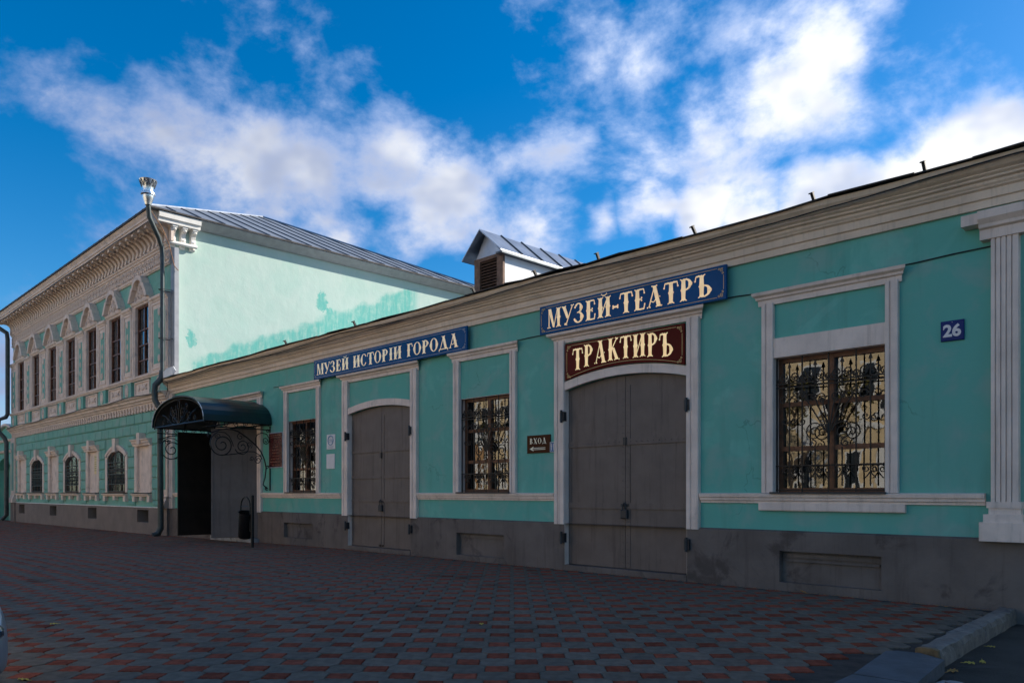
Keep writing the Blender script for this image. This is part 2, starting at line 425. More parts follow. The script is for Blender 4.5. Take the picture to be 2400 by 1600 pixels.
def wall_sheet(mb, x0, x1, z0, z1, y, holes):
    """front sheet at depth y with openings; hole = (x0,x1,z0,zs,rise,depth); reveals are part of the sheet"""
    xs = sorted({x0, x1, *[h[0] for h in holes], *[h[1] for h in holes]})
    zs = sorted({z0, z1, *[h[2] for h in holes], *[h[3] + h[4] for h in holes]})
    xs = [x for x in xs if x0 <= x <= x1]; zs = [z for z in zs if z0 <= z <= z1]
    for i in range(len(xs) - 1):
        for k in range(len(zs) - 1):
            cx = (xs[i] + xs[i+1]) / 2; cz = (zs[k] + zs[k+1]) / 2
            if any(h[0] < cx < h[1] and h[2] < cz < h[3] + h[4] for h in holes): continue
            mb.quad((xs[i], y, zs[k]), (xs[i+1], y, zs[k]), (xs[i+1], y, zs[k+1]), (xs[i], y, zs[k+1]))
    for (a, b, c, d, rise, dep) in holes:
        if dep <= 0: continue
        cz = max(c, z0)
        top = seg_arch(a, b, d, rise) if rise > 1e-6 else [(a, d), (b, d)]
        if rise > 1e-6:
            for k in range(len(top) - 1):
                p, q = top[k], top[k+1]
                mb.quad((p[0], y, p[1]), (q[0], y, q[1]), (q[0], y, d + rise), (p[0], y, d + rise))
        for k in range(len(top) - 1):
            p, q = top[k], top[k+1]
            mb.quad((p[0], y, p[1]), (p[0], y + dep, p[1]), (q[0], y + dep, q[1]), (q[0], y, q[1]))
        mb.quad((a, y, cz), (a, y + dep, cz), (a, y + dep, d), (a, y, d))
        mb.quad((b, y, cz), (b, y, d), (b, y + dep, d), (b, y + dep, cz))
        if c > z0: mb.quad((a, y, c), (b, y, c), (b, y + dep, c), (a, y + dep, c))
    return mb

def lining(parent, x0, x1, z0, z1, y0, y1, mat, name='reveal', t=.006, sides='LRTB'):
    """thin plastered lining of an opening"""
    mb = MB()
    if 'L' in sides: mb.box(x0 - .001, x0 + t, y0, y1, z0, z1)
    if 'R' in sides: mb.box(x1 - t, x1 + .001, y0, y1, z0, z1)
    if 'T' in sides: mb.box(x0 + t, x1 - t, y0, y1, z1 - t, z1 + .001)
    if 'B' in sides: mb.box(x0 + t, x1 - t, y0, y1, z0 - .001, z0 + t)
    return mb.build(name, mat, parent)

def zg(x):
    """height of the pavement along the street"""
    if x >= -18: return 0.0
    if x >= -31: return -.14 * (-18 - x) / 13
    if x >= -54: return -.14 - .08 * (-31 - x) / 23
    return -.22

# ================================================================== GROUND
def build_ground():
    mb = MB(); X = [-900, -54, -31, -18, -2.3, 900]; Y = [-900, -12.5, 900]
    for i in range(5):
        for k in range(2):
            a, b = X[i], X[i+1]
            mb.quad((a, Y[k], zg(a) - .15), (b, Y[k], zg(b) - .15), (b, Y[k+1], zg(b) - .15), (a, Y[k+1], zg(a) - .15))
    mb.build('ground', 'asphalt', kind='structure')
build_ground()

TA = .364; HD = .140; TX, TY = -5.086, -6.791
def tile_poly(kind, teeth, gap=.004):
    """outline of a paver round its centre: 'sq' is the small diamond, 'oc' the large octagon"""
    h = HD; half = TA / 2
    def edge(p, q, inward):
        # wavy side from p to q
        p = Vector(p); q = Vector(q); d = q - p; nrm = Vector((-d.y, d.x)).normalized() * inward
        if not teeth: return [p]
        out = []
        for k in range(2 * teeth):
            t = k / (2 * teeth); out.append(p + d * t + nrm * (.0055 if k % 2 else -.0055 if k else 0))
        return out
    if kind == 'sq':
        c = [(h, 0), (0, h), (-h, 0), (0, -h)]
        out = []
        for k in range(4): out += edge(c[k], c[(k+1) % 4], 1)
    else:
        e = half - h
        c = [(half, -e), (half, e), (e, half), (-e, half), (-half, e), (-half, -e), (-e, -half), (e, -half)]
        out = []
        for k in range(8):
            if k % 2 == 0: out.append(Vector(c[k]))
            else:
                pts = edge(c[(k+1) % 8], c[k], 1)
                if teeth:
                    pts = pts[1:]; out.append(Vector(c[k])); out += pts[::-1]
                else: out.append(Vector(c[k]))
    r = []
    for p in out:
        l = p.length; r.append(((p.x) * (1 - gap / l), (p.y) * (1 - gap / l)))
    return r
def tile_template(kind, teeth):
    top = tile_poly(kind, teeth); n = len(top); ch = .006
    v = []
    for (x, y) in top:
        l = math.hypot(x, y); v.append((x * (1 - ch / l), y * (1 - ch / l), 0))
    for (x, y) in top: v.append((x, y, -ch))
    for (x, y) in top: v.append((x, y, -.03))
    f = [tuple(range(n))]
    for a in (0, n):
        for k in range(n): f.append((a+k, a+n+k, a+n+(k+1) % n, a+(k+1) % n))
    return v, f

def build_pavement():
    PX0, PX1, PY0, PY1 = -60.0, -2.46, -12.3, -.05
    mb = MB(); X = [PX0, -54, -31, -18, PX1]
    for i in range(4):
        a, b = X[i], X[i+1]
        p = [(a, PY0, zg(a) - .016), (b, PY0, zg(b) - .016), (b, PY1 + .3, zg(b) - .016), (a, PY1 + .3, zg(a) - .016)]
        mb.quad(*p)
        mb.quad((a, PY0, zg(a) - .4), (b, PY0, zg(b) - .4), p[1], p[0])
    mb.quad((PX1, PY0, -.4), (PX1, PY1 + .3, -.4), (PX1, PY1 + .3, -.016), (PX1, PY0, -.016))
    pav = mb.build('pavement', 'joint_sand', kind='structure', recalc=False)
    s = math.sqrt(.5)
    def proj(x, y, z):
        dx, dy = x, y - CAMY; d = -s * dx + s * dy
        if d < .5: return None
        l = s * dx + s * dy
        return 1200 + 1800 * l / d, 1153 + 1800 * (EYE - z) / d, d
    for kind, off, mat, nm, fld in (('oc', .5, 'tile_grey', 'octagon_paver', 'octagon_pavers'), ('sq', 0, 'tile_red', 'diamond_paver', 'diamond_pavers')):
        cells = []
        i0 = int((PX0 - TX) / TA) - 1; i1 = int((PX1 - TX) / TA) + 1
        j0 = int((PY0 - TY) / TA) - 1; j1 = int((PY1 - TY) / TA) + 1
        m = .19 if kind == 'oc' else .15
        for i in range(i0, i1 + 1):
            for j in range(j0, j1 + 1):
                x = TX + (i + off) * TA; y = TY + (j + off) * TA
                if not (PX0 + m < x < PX1 - m and PY0 + m < y < PY1 - m): continue
                if -2.66 - m < x and y < -3.70: continue          # the concrete slabs lie here
                p = proj(x, y, zg(x))
                vis = p is not None and -30 < p[0] < 2430 and p[1] < 1630
                cells.append((p[2] if vis else 1e6, x, y))
        cells.sort()
        v, f = tile_template(kind, 3)
        me = bpy.data.meshes.new(nm); me.from_pydata(v, [], f); me.materials.append(MATS[mat]); me.update()
        for (d, x, y) in cells[:300]:
            link(nm, me, pav, loc=(x, y, zg(x) + random.uniform(-.004, .004)), rot=(random.gauss(0, .008), random.gauss(0, .008), random.gauss(0, .006) + random.choice((0, 1, 2, 3)) * math.pi / 2))
        v, f = tile_template(kind, 0); V = np.array(v); n = len(v); rest = cells[300:]
        allv = np.zeros((len(rest) * n, 3)); faces = []
        rng = np.random.default_rng(3)
        for k, (d, x, y) in enumerate(rest):
            t = rng.normal(0, .008, 2); w = V.copy()
            w[:, 2] += w[:, 0] * t[0] + w[:, 1] * t[1] + rng.uniform(-.004, .004) + zg(x)
            w[:, 0] += x; w[:, 1] += y; allv[k*n:(k+1)*n] = w
            faces += [tuple(q + k * n for q in ff) for ff in f]
        me = bpy.data.meshes.new(fld); me.from_pydata(allv.tolist(), [], faces); me.materials.append(MATS[mat]); me.update()
        link(fld, me, pav, kind='stuff')
    # cut stone edge towards the roadway
    x = -60.0; k = 0
    kb = MB().extr([(-.08, -.3), (.08, -.3), (.08, 0), (.06, .02), (-.05, .02), (-.08, -.01)], 'X', 0, .99).mesh('kerb_stone', 'kerb')
    while x < -3.4:
        link('kerb_stone', kb, pav, loc=(x, -12.4, zg(x))); x += 1.0
build_pavement()

# ================================================================== ANNEX (single-storey museum building)
AX0, AX1 = -29.44, -2.30
ATOP = 5.15
WINS = [(-20.62, -19.0), (-12.95, -11.34), (-5.55, -3.90)]
WZ0, WZ1 = 1.475, 3.575
GATES = [(-17.40, -14.70, 3.545, .13), (-9.83, -7.09, 3.475, .165)]
DOOR = (-25.20, -22.45, 3.47, .165)
NICHES = [(-20.79, -19.18, .18, .61), (-13.03, -11.51, .11, .60), (-5.45, -3.95, .12, .60)]

def cornice_profile():
    return [(.05, 5.15), (-.05, 5.15), (-.055, 5.25), (-.085, 5.262), (-.09, 5.365), (-.125, 5.385), (-.13, 5.40), (-.155, 5.425), (-.16, 5.455),
            (-.205, 5.472), (-.21, 5.495), (-.25, 5.52), (-.25, 5.535), (-.30, 5.56), (-.345, 5.60), (-.36, 5.612), (-.375, 5.68), (.05, 5.68)]

def build_grille():
    """wrought iron window grille, 1.6 x 2.1, origin at its lower left corner, standing in the XZ plane"""
    mb = MB(); W, H = 1.60, 2.06; r = .012
    def P(pts): return [(x, 0, z) for x, z in pts]
    def bar(x0, z0, x1, z1, rr=r): mb.tube([(x0, 0, z0), (x1, 0, z1)], rr, 4)
    X = [.015 + (W - .03) * k / 4 for k in range(5)]
    for k, x in enumerate(X): bar(x, .0, x, H, .0125)
    bar(0, .03, W, .03, .014); bar(0, .40, W, .40, .014); bar(0, 1.66, W, 1.66, .012); bar(0, 1.605, W, 1.605, .012)
    M = [(X[k] + X[k+1]) / 2 for k in range(4)]
    for k, x in enumerate(M):
        if k in (0, 3): bar(x, .09, x, 1.92)
        else: bar(x, .09, x, .66); bar(x, 1.55, x, 1.92)
        mb.extr([(x - .03, 1.90), (x + .03, 1.90), (x, 1.99)], 'Y', -.006, .006)
        for s in (-1, 1):
            mb.tube(P(spiral(x + s * .075, 1.76, .072, .018, R(-90), s * 1.35, 16)), .0105, 4)     # crest scrolls
            mb.tube(P(spiral(x + s * .135, 1.70, .05, .014, R(90 if s > 0 else 90), -s * 1.25, 12)), .0095, 4)
            mb.tube(P(spiral(x + s * .06, .335, .055, .014, R(90), -s * 1.4, 14)), .010, 4)        # foot scrolls
            mb.tube(P([(x, .30), (x + s * .03, .25), (x + s * .075, .20)]), .010, 4)
            mb.tube(P(spiral(x + s * .095, 1.40, .085, .02, R(180 if s > 0 else 0), -s * .95, 14)), .010, 4)
        if k in (0, 3):
            for s in (-1, 1): mb.tube(P(spiral(x + s * .065, 1.09, .062, .016, R(180 if s > 0 else 0), s * 1.1, 12)), .010, 4)
    c = W / 2
    mb.tube(P([(c, .72), (c, 1.02)]), .018, 5)
    for s in (-1, 1):
        for (tx, tz, rr) in ((.37, 1.47, .075), (.20, 1.42, .055), (.09, 1.36, .04)):
            q = [(c, .86), (c + s * tx * .25, 1.0), (c + s * tx * .72, 1.28), (c + s * tx, tz)]
            pts = []
            for k in range(11):
                t = k / 10; a, b, d, e = [Vector(z) for z in q]
                pts.append(tuple(a * (1-t)**3 + b * 3*t*(1-t)**2 + d * 3*t*t*(1-t) + e * t**3))
            mb.tube(P(pts), .011, 4)
            mb.tube(P(spiral(c + s * (tx + rr * .2), tz + .0, rr, .014, R(0 if s > 0 else 180), s * 1.4, 14)), .010, 4)
        mb.tube(P(spiral(c + s * .21, .90, .15, .022, R(180 if s > 0 else 0), -s * 1.9, 26)), .011, 4)
        mb.tube(P(spiral(c + s * .24, .72, .07, .016, R(90), s * 1.2, 14)), .010, 4)
    return mb.mesh('grille', 'black_iron', recalc=False)

def wood_window(parent, x0, x1, z0, z1, y, name='window', mat='brown_wood', cols=2, trans=(.345, .675), fw=.07, mw=.045):
    """sash window: frame, mullion, transoms, one pane per light; sits at depth y"""
    mb = MB(); h = z1 - z0
    mb.box(x0, x0 + fw, y - .05, y + .05, z0, z1); mb.box(x1 - fw, x1, y - .05, y + .05, z0, z1)
    mb.box(x0 + fw, x1 - fw, y - .05, y + .05, z0, z0 + fw); mb.box(x0 + fw, x1 - fw, y - .05, y + .05, z1 - fw, z1)
    w = mb.build(name, mat, parent)
    xm = (x0 + x1) / 2
    cuts = [z0 + fw] + [z1 - h * t for t in trans[::-1]] + [z1 - fw]
    if cols == 2: MB().box(xm - mw, xm + mw, y - .055, y + .045, z0 + fw, z1 - fw).build('mullion', mat, w)
    for zc in cuts[1:-1]:
        for (a, b) in ([(x0 + fw, xm - mw), (xm + mw, x1 - fw)] if cols == 2 else [(x0 + fw, x1 - fw)]):
            MB().box(a, b, y - .045, y + .04, zc - mw * .78, zc + mw * .78).build('transom', mat, w)
    for k in range(len(cuts) - 1):
        for (a, b) in ([(x0 + fw, xm - mw), (xm + mw, x1 - fw)] if cols == 2 else [(x0 + fw, x1 - fw)]):
            za = cuts[k] + (mw * .78 if k else 0); zb = cuts[k+1] - (mw * .78 if k < len(cuts) - 2 else 0)
            t = random.uniform(-.011, .011)
            MB().quad((a, y + t, za), (b, y - t, za), (b, y - t, zb), (a, y + t, zb)).build('pane', 'glass', w, recalc=False)
    return w

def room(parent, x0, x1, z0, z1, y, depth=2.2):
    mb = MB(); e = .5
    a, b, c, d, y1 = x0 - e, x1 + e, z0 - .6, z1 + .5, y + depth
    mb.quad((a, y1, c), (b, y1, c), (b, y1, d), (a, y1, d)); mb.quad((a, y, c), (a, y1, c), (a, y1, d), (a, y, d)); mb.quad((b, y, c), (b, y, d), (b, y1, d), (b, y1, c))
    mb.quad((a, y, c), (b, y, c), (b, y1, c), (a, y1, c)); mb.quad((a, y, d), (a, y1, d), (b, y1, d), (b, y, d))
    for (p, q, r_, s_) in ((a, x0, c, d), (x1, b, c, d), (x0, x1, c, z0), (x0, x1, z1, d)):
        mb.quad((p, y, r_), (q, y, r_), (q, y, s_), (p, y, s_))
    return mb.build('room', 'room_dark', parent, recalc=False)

def crown(parent, x0, x1, ztop, proj=.14, name='crown_moulding', mat='trim'):
    mb = MB()
    prof = [(0, ztop - .20), (-.045, ztop - .20), (-.05, ztop - .12), (-.08, ztop - .105), (-.085, ztop - .075), (-proj + .01, ztop - .045), (-proj, ztop), (0, ztop + .015)]
    n = len(prof)
    # mitred ends
    i = len(mb.v)
    for sgn, x in ((1, x0), (-1, x1)):
        for (y, z) in prof: mb.v.append((x + sgn * (proj + y) * .8, y, z))
    for k in range(n): mb.f.append((i+k, i+(k+1) % n, i+n+(k+1) % n, i+n+k))
    mb.f.append(tuple(range(i+n-1, i-1, -1))); mb.f.append(tuple(range(i+n, i+2*n)))
    return mb.build(name, mat, parent)

def jamb(parent, x0, x1, z0, z1, d=.07, name='jamb', mat='trim'):
    """flat architrave strip with a sunk fillet down its middle"""
    w = x1 - x0; mb = MB()
    prof = [(x0, .0), (x0, -d), (x0 + w * .30, -d), (x0 + w * .34, -d + .022), (x0 + w * .44, -d + .022), (x0 + w * .48, -d), (x1 - .01, -d), (x1, -d + .01), (x1, .0)]
    mb.extr(prof, 'Z', z0, z1)
    return mb.build(name, mat, parent)

def build_gate(parent, g, mat='gate_paint', two_tone=False, rivets=True):
    x0, x1, zs, rise = g; xm = (x0 + x1) / 2; y = .07; z0 = .11
    top = seg_arch(x0 + .005, x1 - .005, zs, rise - .005, 20)
    for side in (0, 1):
        a, b = (x0 + .006, xm - .006) if side == 0 else (xm + .006, x1 - .006)
        tp = [p for p in top if a <= p[0] <= b]
        def zt(x): return seg_at(top, x)
        pts = [(a, z0), (b, z0), (b, zt(b) - .004)] + [(p[0], p[1] - .004) for p in reversed(tp) if a + .01 < p[0] < b - .01] + [(a, zt(a) - .004)]
        lf = MB().extr(pts, 'Y', y, y + .04).build('gate_leaf', mat, parent)
        for zz in ((2.42, 1.25) if rivets else (2.55, 1.88, 1.285)):
            MB().box(a + .01, b - .01, y - .022, y, zz - (.055 if rivets else .03), zz + (.055 if rivets else .03)).build('crossbar', mat, lf)
        MB().box((b - .10) if side == 0 else a, b if side == 0 else a + .10, y - .010, y, z0 + .02, 3.45).build('edge_strip', mat, lf)
        MB().box(a if side == 0 else b - .07, (a + .07) if side == 0 else b, y - .009, y, z0 + .02, 3.38).build('edge_strip', mat, lf)
        if rivets:
            mb = MB()
            for k in range(26):
                zz = z0 + .1 + k * .125; xx = b - .05 if side == 0 else a + .05
                mb.ball((xx, y - .012, zz), .012, n=6, m=3)
                xx = a + .035 if side == 0 else b - .035
                mb.ball((xx, y - .011, zz), .010, n=6, m=3)
            for k in range(10):
                for zz in (2.42,): mb.ball((a + .12 + k * (b - a - .24) / 9, y - .024, zz), .011, n=6, m=3)
            mb.build('rivets', mat, lf)
        else:
            MB().box(a + .01, b - .01, y - .01, y, z0, z0 + .07).build('edge_strip', mat, lf)
        hx = x0 - .03 if side == 0 else x1 + .02
        for zz in (2.97, .62):
            hm = MB().box(hx - .045, hx + .05, -.115, -.02, zz - .09, zz + .09)
            hm.tube([(hx, -.12, zz - .12), (hx, -.12, zz + .12)], .025, 7)
            hm.build('hinge', 'iron_paint', parent)
    # padlock and hasp
    lk = MB().box(xm - .09, xm + .09, y - .03, y - .012, 1.24, 1.29)
    lk.tube([(xm - .035, y - .05, 1.17), (xm - .035, y - .05, 1.27), (xm, y - .05, 1.31), (xm + .035, y - .05, 1.27), (xm + .035, y - .05, 1.17)], .012, 6)
    lk.build('hasp', 'iron_paint', parent)
    MB().cbox(xm - .075, xm + .075, y - .075, y - .02, 1.02, 1.18, .015).build('padlock', 'iron_paint', parent)
    MB().box(xm - .03, xm + .03, y - .045, y - .012, 2.36, 2.50).build('latch', 'iron_paint', parent)

def seg_at(line, x):
    for k in range(len(line) - 1):
        a, b = line[k], line[k+1]
        if a[0] <= x <= b[0]: return a[1] + (b[1] - a[1]) * (x - a[0]) / max(1e-9, b[0] - a[0])
    return line[0][1] if x < line[0][0] else line[-1][1]

def build_annex():
    A = thing('museum_building', 'single-storey turquoise museum building with grey metal gates, barred windows and beige cornice', 'building', (-16, 0, 0))
    holes = [(a, b, WZ0, WZ1, 0, .20) for a, b in WINS] + [(a, b, -.5, zs, rise, .07) for a, b, zs, rise in GATES] + [(DOOR[0], DOOR[1], -.5, DOOR[2], DOOR[3], 1.2)] + [(a, b, c, d, 0, 0) for a, b, c, d in NICHES]
    mb = MB(); wall_sheet(mb, AX0, AX1, -.5, 5.70, 0, holes)
    mb.quad((AX1, 0, -.5), (AX1, 13, -.5), (AX1, 13, 5.7), (AX1, 0, 5.7)); mb.quad((AX1, 0, 5.7), (AX1, 13, 5.7), (AX1, 6.5, 8.2))
    mb.quad((AX1, 13, -.5), (AX0, 13, -.5), (AX0, 13, 5.7), (AX1, 13, 5.7))
    mb.build('wall', 'teal', A, recalc=False)
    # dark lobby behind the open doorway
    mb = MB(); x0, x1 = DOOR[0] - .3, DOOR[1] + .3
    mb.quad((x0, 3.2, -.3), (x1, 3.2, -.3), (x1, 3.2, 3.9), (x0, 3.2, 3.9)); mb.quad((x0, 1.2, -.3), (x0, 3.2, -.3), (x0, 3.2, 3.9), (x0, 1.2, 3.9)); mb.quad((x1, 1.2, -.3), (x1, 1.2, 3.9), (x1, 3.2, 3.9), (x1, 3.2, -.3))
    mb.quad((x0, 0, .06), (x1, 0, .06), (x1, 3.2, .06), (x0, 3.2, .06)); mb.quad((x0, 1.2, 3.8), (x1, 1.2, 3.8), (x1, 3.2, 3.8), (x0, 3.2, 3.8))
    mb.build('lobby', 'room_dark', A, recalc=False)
    # plinth in front of the wall, open at gates, door and vents
    ph = [(a, b, z0, z1, 0, .12) for a, b, z0, z1 in NICHES] + [(a - .0, b + .0, -.6, .9, 0, .12) for a, b, _, _ in GATES] + [(DOOR[0], DOOR[1], -.6, .9, 0, .12)]
    mb = MB(); wall_sheet(mb, AX0, AX1 + .06, -.6, .895, -.06, ph)
    segs = []; cur = AX0
    for a, b in sorted([(g[0], g[1]) for g in GATES] + [(DOOR[0], DOOR[1])]): segs.append((cur, a)); cur = b
    segs.append((cur, AX1 + .06))
    for a, b in segs: mb.quad((a, -.06, .895), (b, -.06, .895), (b, .0, .915), (a, .0, .915))
    mb.quad((AX1 + .06, -.06, -.6), (AX1 + .06, 13, -.6), (AX1 + .06, 13, .895), (AX1 + .06, -.06, .895))
    mb.build('plinth', 'plinth', A, recalc=False)
    for k, (a, b, z0, z1) in enumerate(NICHES):
        mb = MB().quad((a, .055, z0 - .02), (b, .055, z0 - .02), (b, .055, z1 + .02), (a, .055, z1 + .02))
        mb.box(a + .02, b - .02, .03, .05, z1 - .10, z1 - .04)
        if k == 2: mb.box(a + .03, b - .05, .02, .05, z1 - .16, z1 - .13)
        mb.build('vent_panel', 'plinth', A)
    for a, b, _, _ in GATES:
        MB().box(a, b, -.075, .12, -.3, .10).build('threshold', 'plinth', A)
    MB().box(DOOR[0] - .1, DOOR[1] + .1, -.30, .3, -.4, .07).build('threshold', 'concrete', A)
    # cornice: wavers a little, as the old boards do
    mb = MB(); prof = cornice_profile(); n = len(prof); N = 46; xs = [AX0 + (AX1 + .02 - AX0) * k / N for k in range(N + 1)]
    for k, x in enumerate(xs):
        wv = .012 * math.sin(x * .9) + .008 * math.sin(x * 2.3 + 1)
        for (y, z) in prof: mb.v.append((x, y, z + wv * ((z - 5.1) / .5)))
    for k in range(N):
        for j in range(n): mb.f.append((k*n+j, k*n+(j+1) % n, (k+1)*n+(j+1) % n, (k+1)*n+j))
    for q in range(n): mb.v[N*n+q] = (AX1 - prof[q][0], prof[q][0], mb.v[N*n+q][2])      # mitre at the corner
    mb.v += [(AX1 - y, 13.0, z) for (y, z) in prof]                                       # return along the driveway side
    for j in range(n): mb.f.append((N*n+j, N*n+(j+1) % n, (N+1)*n+(j+1) % n, (N+1)*n+j))
    mb.f.append(tuple(range(n))); mb.f.append(tuple((N+1)*n+j for j in range(n)))
    mb.build('cornice', 'trim_cornice', A)
    # roof with ragged drip edge
    mb = MB()
    mb.quad((AX0, -.40, 5.70), (AX1 + .46, -.40, 5.70), (AX1 + .46, 6.5, 8.20), (AX0, 6.5, 8.20)); mb.quad((AX1 + .46, 13.4, 5.7), (AX0, 13.4, 5.7), (AX0, 6.5, 8.2), (AX1 + .46, 6.5, 8.2))
    rf = mb.build('roof', 'roof_grey', A, recalc=False)
    mb = MB(); x = AX0 + .1; rnd = random.Random(4); pz = 0
    while x < AX1 + .46:
        L = rnd.uniform(.5, 1.3); x2 = min(x + L, AX1 + .47); nz = rnd.uniform(-.015, .02)
        y0 = -.43 - rnd.uniform(0, .035)
        i = len(mb.v)
        for (xx, zz) in ((x, pz), (x2 + .02, nz)):
            mb.v += [(xx, y0, 5.685 + zz), (xx, y0, 5.70 + zz), (xx, -.05, 5.745 + zz), (xx, -.05, 5.73 + zz)]
        for j in range(4): mb.f.append((i+j, i+(j+1) % 4, i+4+(j+1) % 4, i+4+j))
        mb.f += [(i, i+1, i+2, i+3), (i+4, i+5, i+6, i+7)]
        x = x2; pz = nz + rnd.uniform(-.012, .012)
    mb.build('drip_edge', 'roof_edge', rf)
    gm = MB().box(-.02, .02, -.02, .03, -.05, .10).box(-.03, .03, -.05, .03, .10, .118).mesh('snow_guard', 'cable')
    for gx in (-20.1, -16.6, -12.1, -10.3, -8.75, -6.75, -4.78, -3.3):
        link('snow_guard', gm, rf, loc=(gx, -.36, 5.73), rot=(R(24), R(random.uniform(-14, -4)), 0))
    # torn tin flap at the far left end of the roof
    MB().extr([(-29.35, 5.70), (-28.3, 5.76), (-28.0, 5.86), (-28.25, 6.05), (-28.8, 6.02), (-29.3, 5.92)], 'Y', -.38, -.36).build('tin_flap', 'snow_edge', rf)
    # string course
    prof = [(0, 1.33), (-.03, 1.33), (-.035, 1.36), (-.06, 1.375), (-.065, 1.41), (-.085, 1.425), (-.095, 1.475), (-.085, 1.482), (0, 1.49)]
    for a, b in ((AX0, DOOR[0] - .25), (DOOR[1] + .25, -17.76), (-14.46, -10.10), (-6.84, -2.68)):
        MB().extr(prof, 'X', a, b).build('string_course', 'trim', A)
    # windows
    gr = build_grille()
    for k, (a, b) in enumerate(WINS):
        w = wood_window(A, a, b, WZ0 + .02, WZ1, .17)
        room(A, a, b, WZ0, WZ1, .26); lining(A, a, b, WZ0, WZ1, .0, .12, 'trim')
        o = link('grille', gr, w, loc=(a + .01, .02, WZ0 + .03), scale=((b - a - .02) / 1.6, 1, 1))
        MB().box(a - .03, b + .02, -.13, .12, WZ0 - .0, WZ0 + .03).build('sill', 'iron_paint', w)
        jamb(A, a - .19, a - .001, 1.49, 4.44); jamb(A, b + .001, b + .17, 1.49, 4.44)
        crown(A, a - .33, b + .29, 4.61)
        if k == 2:
            MB().box(a + .002, b - .002, -.055, .01, WZ1, WZ1 + .30).build('lintel', 'trim', A)
            MB().extr([(0, 1.215), (-.06, 1.215), (-.07, 1.23), (-.07, 1.335), (0, 1.335)], 'X', a - .24, b + .26).build('apron', 'trim', A)
    for a, b, zs, rise in GATES:
        big = zs < 3.5
        j = .25 if big else .26
        jamb(A, a - j, a - .002, .88, 4.44, .085); jamb(A, b + .002, b + j - .02, .88, 4.44, .085)
        crown(A, a - j - .14, b + j + .13, 4.595, .17)
        A1 = seg_arch(a, b, zs, rise, 16); B1 = [(p[0], p[1] + .16) for p in A1]
        MB().strip(A1, B1, 'Y', -.06, .01).build('arch_band', 'trim', A)
    for a, b, zs, rise in GATES: lining(A, a, b, .10, zs, -.055, .068, 'trim', sides='L'); lining(A, a, b, .10, zs, -.055, .068, 'trim', sides='R')
    for k, g in enumerate(GATES): build_gate(A, g, rivets=(k == 1))
    # doorway architrave
    jamb(A, DOOR[0] - .25, DOOR[0] - .002, .88, 4.44, .085); jamb(A, DOOR[1] + .002, DOOR[1] + .24, .88, 4.44, .085)
    crown(A, DOOR[0] - .38, DOOR[1] + .38, 4.595, .17)
    A1 = seg_arch(DOOR[0], DOOR[1], DOOR[2], DOOR[3], 16); B1 = [(p[0], p[1] + .16) for p in A1]
    MB().strip(A1, B1, 'Y', -.06, .01).build('arch_band', 'trim', A)
    # the two leaves of the open door
    Lw = 1.37
    def leaf(hx, ang, mat, side):
        mb = MB().box(0, Lw, -.025, .025, 0, 3.35)
        l = mb.build('door_leaf', mat, A, loc=(hx, -.03, .10), rot=(0, 0, ang))
        yy = side * .025
        def strip(x0, x1, z0, z1):
            ms = MB().box(x0, x1, min(yy, yy + side * .012), max(yy, yy + side * .012), z0, z1).mesh('crossbar', mat)
            o = link('crossbar', ms, l, loc=(hx, -.03, .10), rot=(0, 0, ang))
        strip(.0, Lw, 1.12, 1.19); strip(0, Lw, 2.29, 2.33); strip(0, .06, 0, 3.3); strip(Lw - .07, Lw, 0, 3.3); strip(0.06, Lw - .07, 0, .06)
        return l
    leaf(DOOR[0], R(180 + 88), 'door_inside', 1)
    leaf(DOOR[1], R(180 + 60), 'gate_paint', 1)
    # fluted corner pilaster
    x0, x1 = -2.60, -2.302; n = 5; pts = []
    d = .12
    pts.append((x0, 0)); pts.append((x0, -d))
    fw = (x1 - x0) / n
    for k in range(n):
        a = x0 + k * fw
        pts += [(a + fw * .72, -d), (a + fw * .76, -d + .022), (a + fw * .94, -d + .022), (a + fw * .98, -d)] if k < n - 1 else [(x1, -d)]
    pts.append((x1, 0))
    pl = MB().extr(pts, 'Z', 1.38, 4.72).build('pilaster', 'trim', A)
    MB().extr([(0, 4.72), (-.14, 4.72), (-.15, 4.84), (-.19, 4.86), (-.2, 4.9), (-.25, 4.96), (-.26, 5.06), (0, 5.075)], 'X', x0 - .12, x1 + .22).build('capital', 'trim', pl)
    MB().box(x0 - .32, x0 - .12, -.2, .0, 4.92, 5.06).build('capital', 'trim', pl)
    mb = MB().box(x0 - .04, x1 + .04, -.16, 0, 1.30, 1.38).box(x0 - .02, x1 + .03, -.145, 0, 1.22, 1.30).box(x0 - .07, x1 + .06, -.19, 0, 1.12, 1.22).box(x0 - .11, x1 + .10, -.22, 0, .88, 1.12)
    mb.build('pilaster_base', 'trim', pl)
    # pale conduit at the left end
    MB().box(-29.38, -29.05, -.10, 0, .9, 5.15).build('end_strip', 'trim', A)
    # roof dormer with louvre
    X0, X1, Yf, Yb = -14.95, -13.50, 2.0, 6.0
    xa, zt, ze = -14.28, 8.10, 7.46
    D = MB().quad((X1 - .14, Yf, 6.2), (X1 - .14, Yb, 6.2), (X1 - .14, Yb, ze), (X1 - .14, Yf, ze)).quad((X0 + .3, Yf, 6.2), (X0 + .3, Yf, ze), (X0 + .3, Yb, ze), (X0 + .3, Yb, 6.2)).build('dormer', 'whitewash', A, recalc=False)
    MB().quad((X0 + .3, Yf, ze - .02), (X1 - .14, Yf, ze - .02), (xa, Yf, zt - .06)).build('gable', 'zinc', D, recalc=False)
    mb = MB()
    for (a, b) in (((X0, ze - .02), (xa, zt)), ((xa, zt), (X1, ze - .02))):
        mb.extr([(a[0], a[1]), (b[0], b[1]), (b[0], b[1] + .035), (a[0], a[1] + .035)], 'Y', Yf - .22, Yb)
    mb.build('dormer_roof', 'zinc', D)
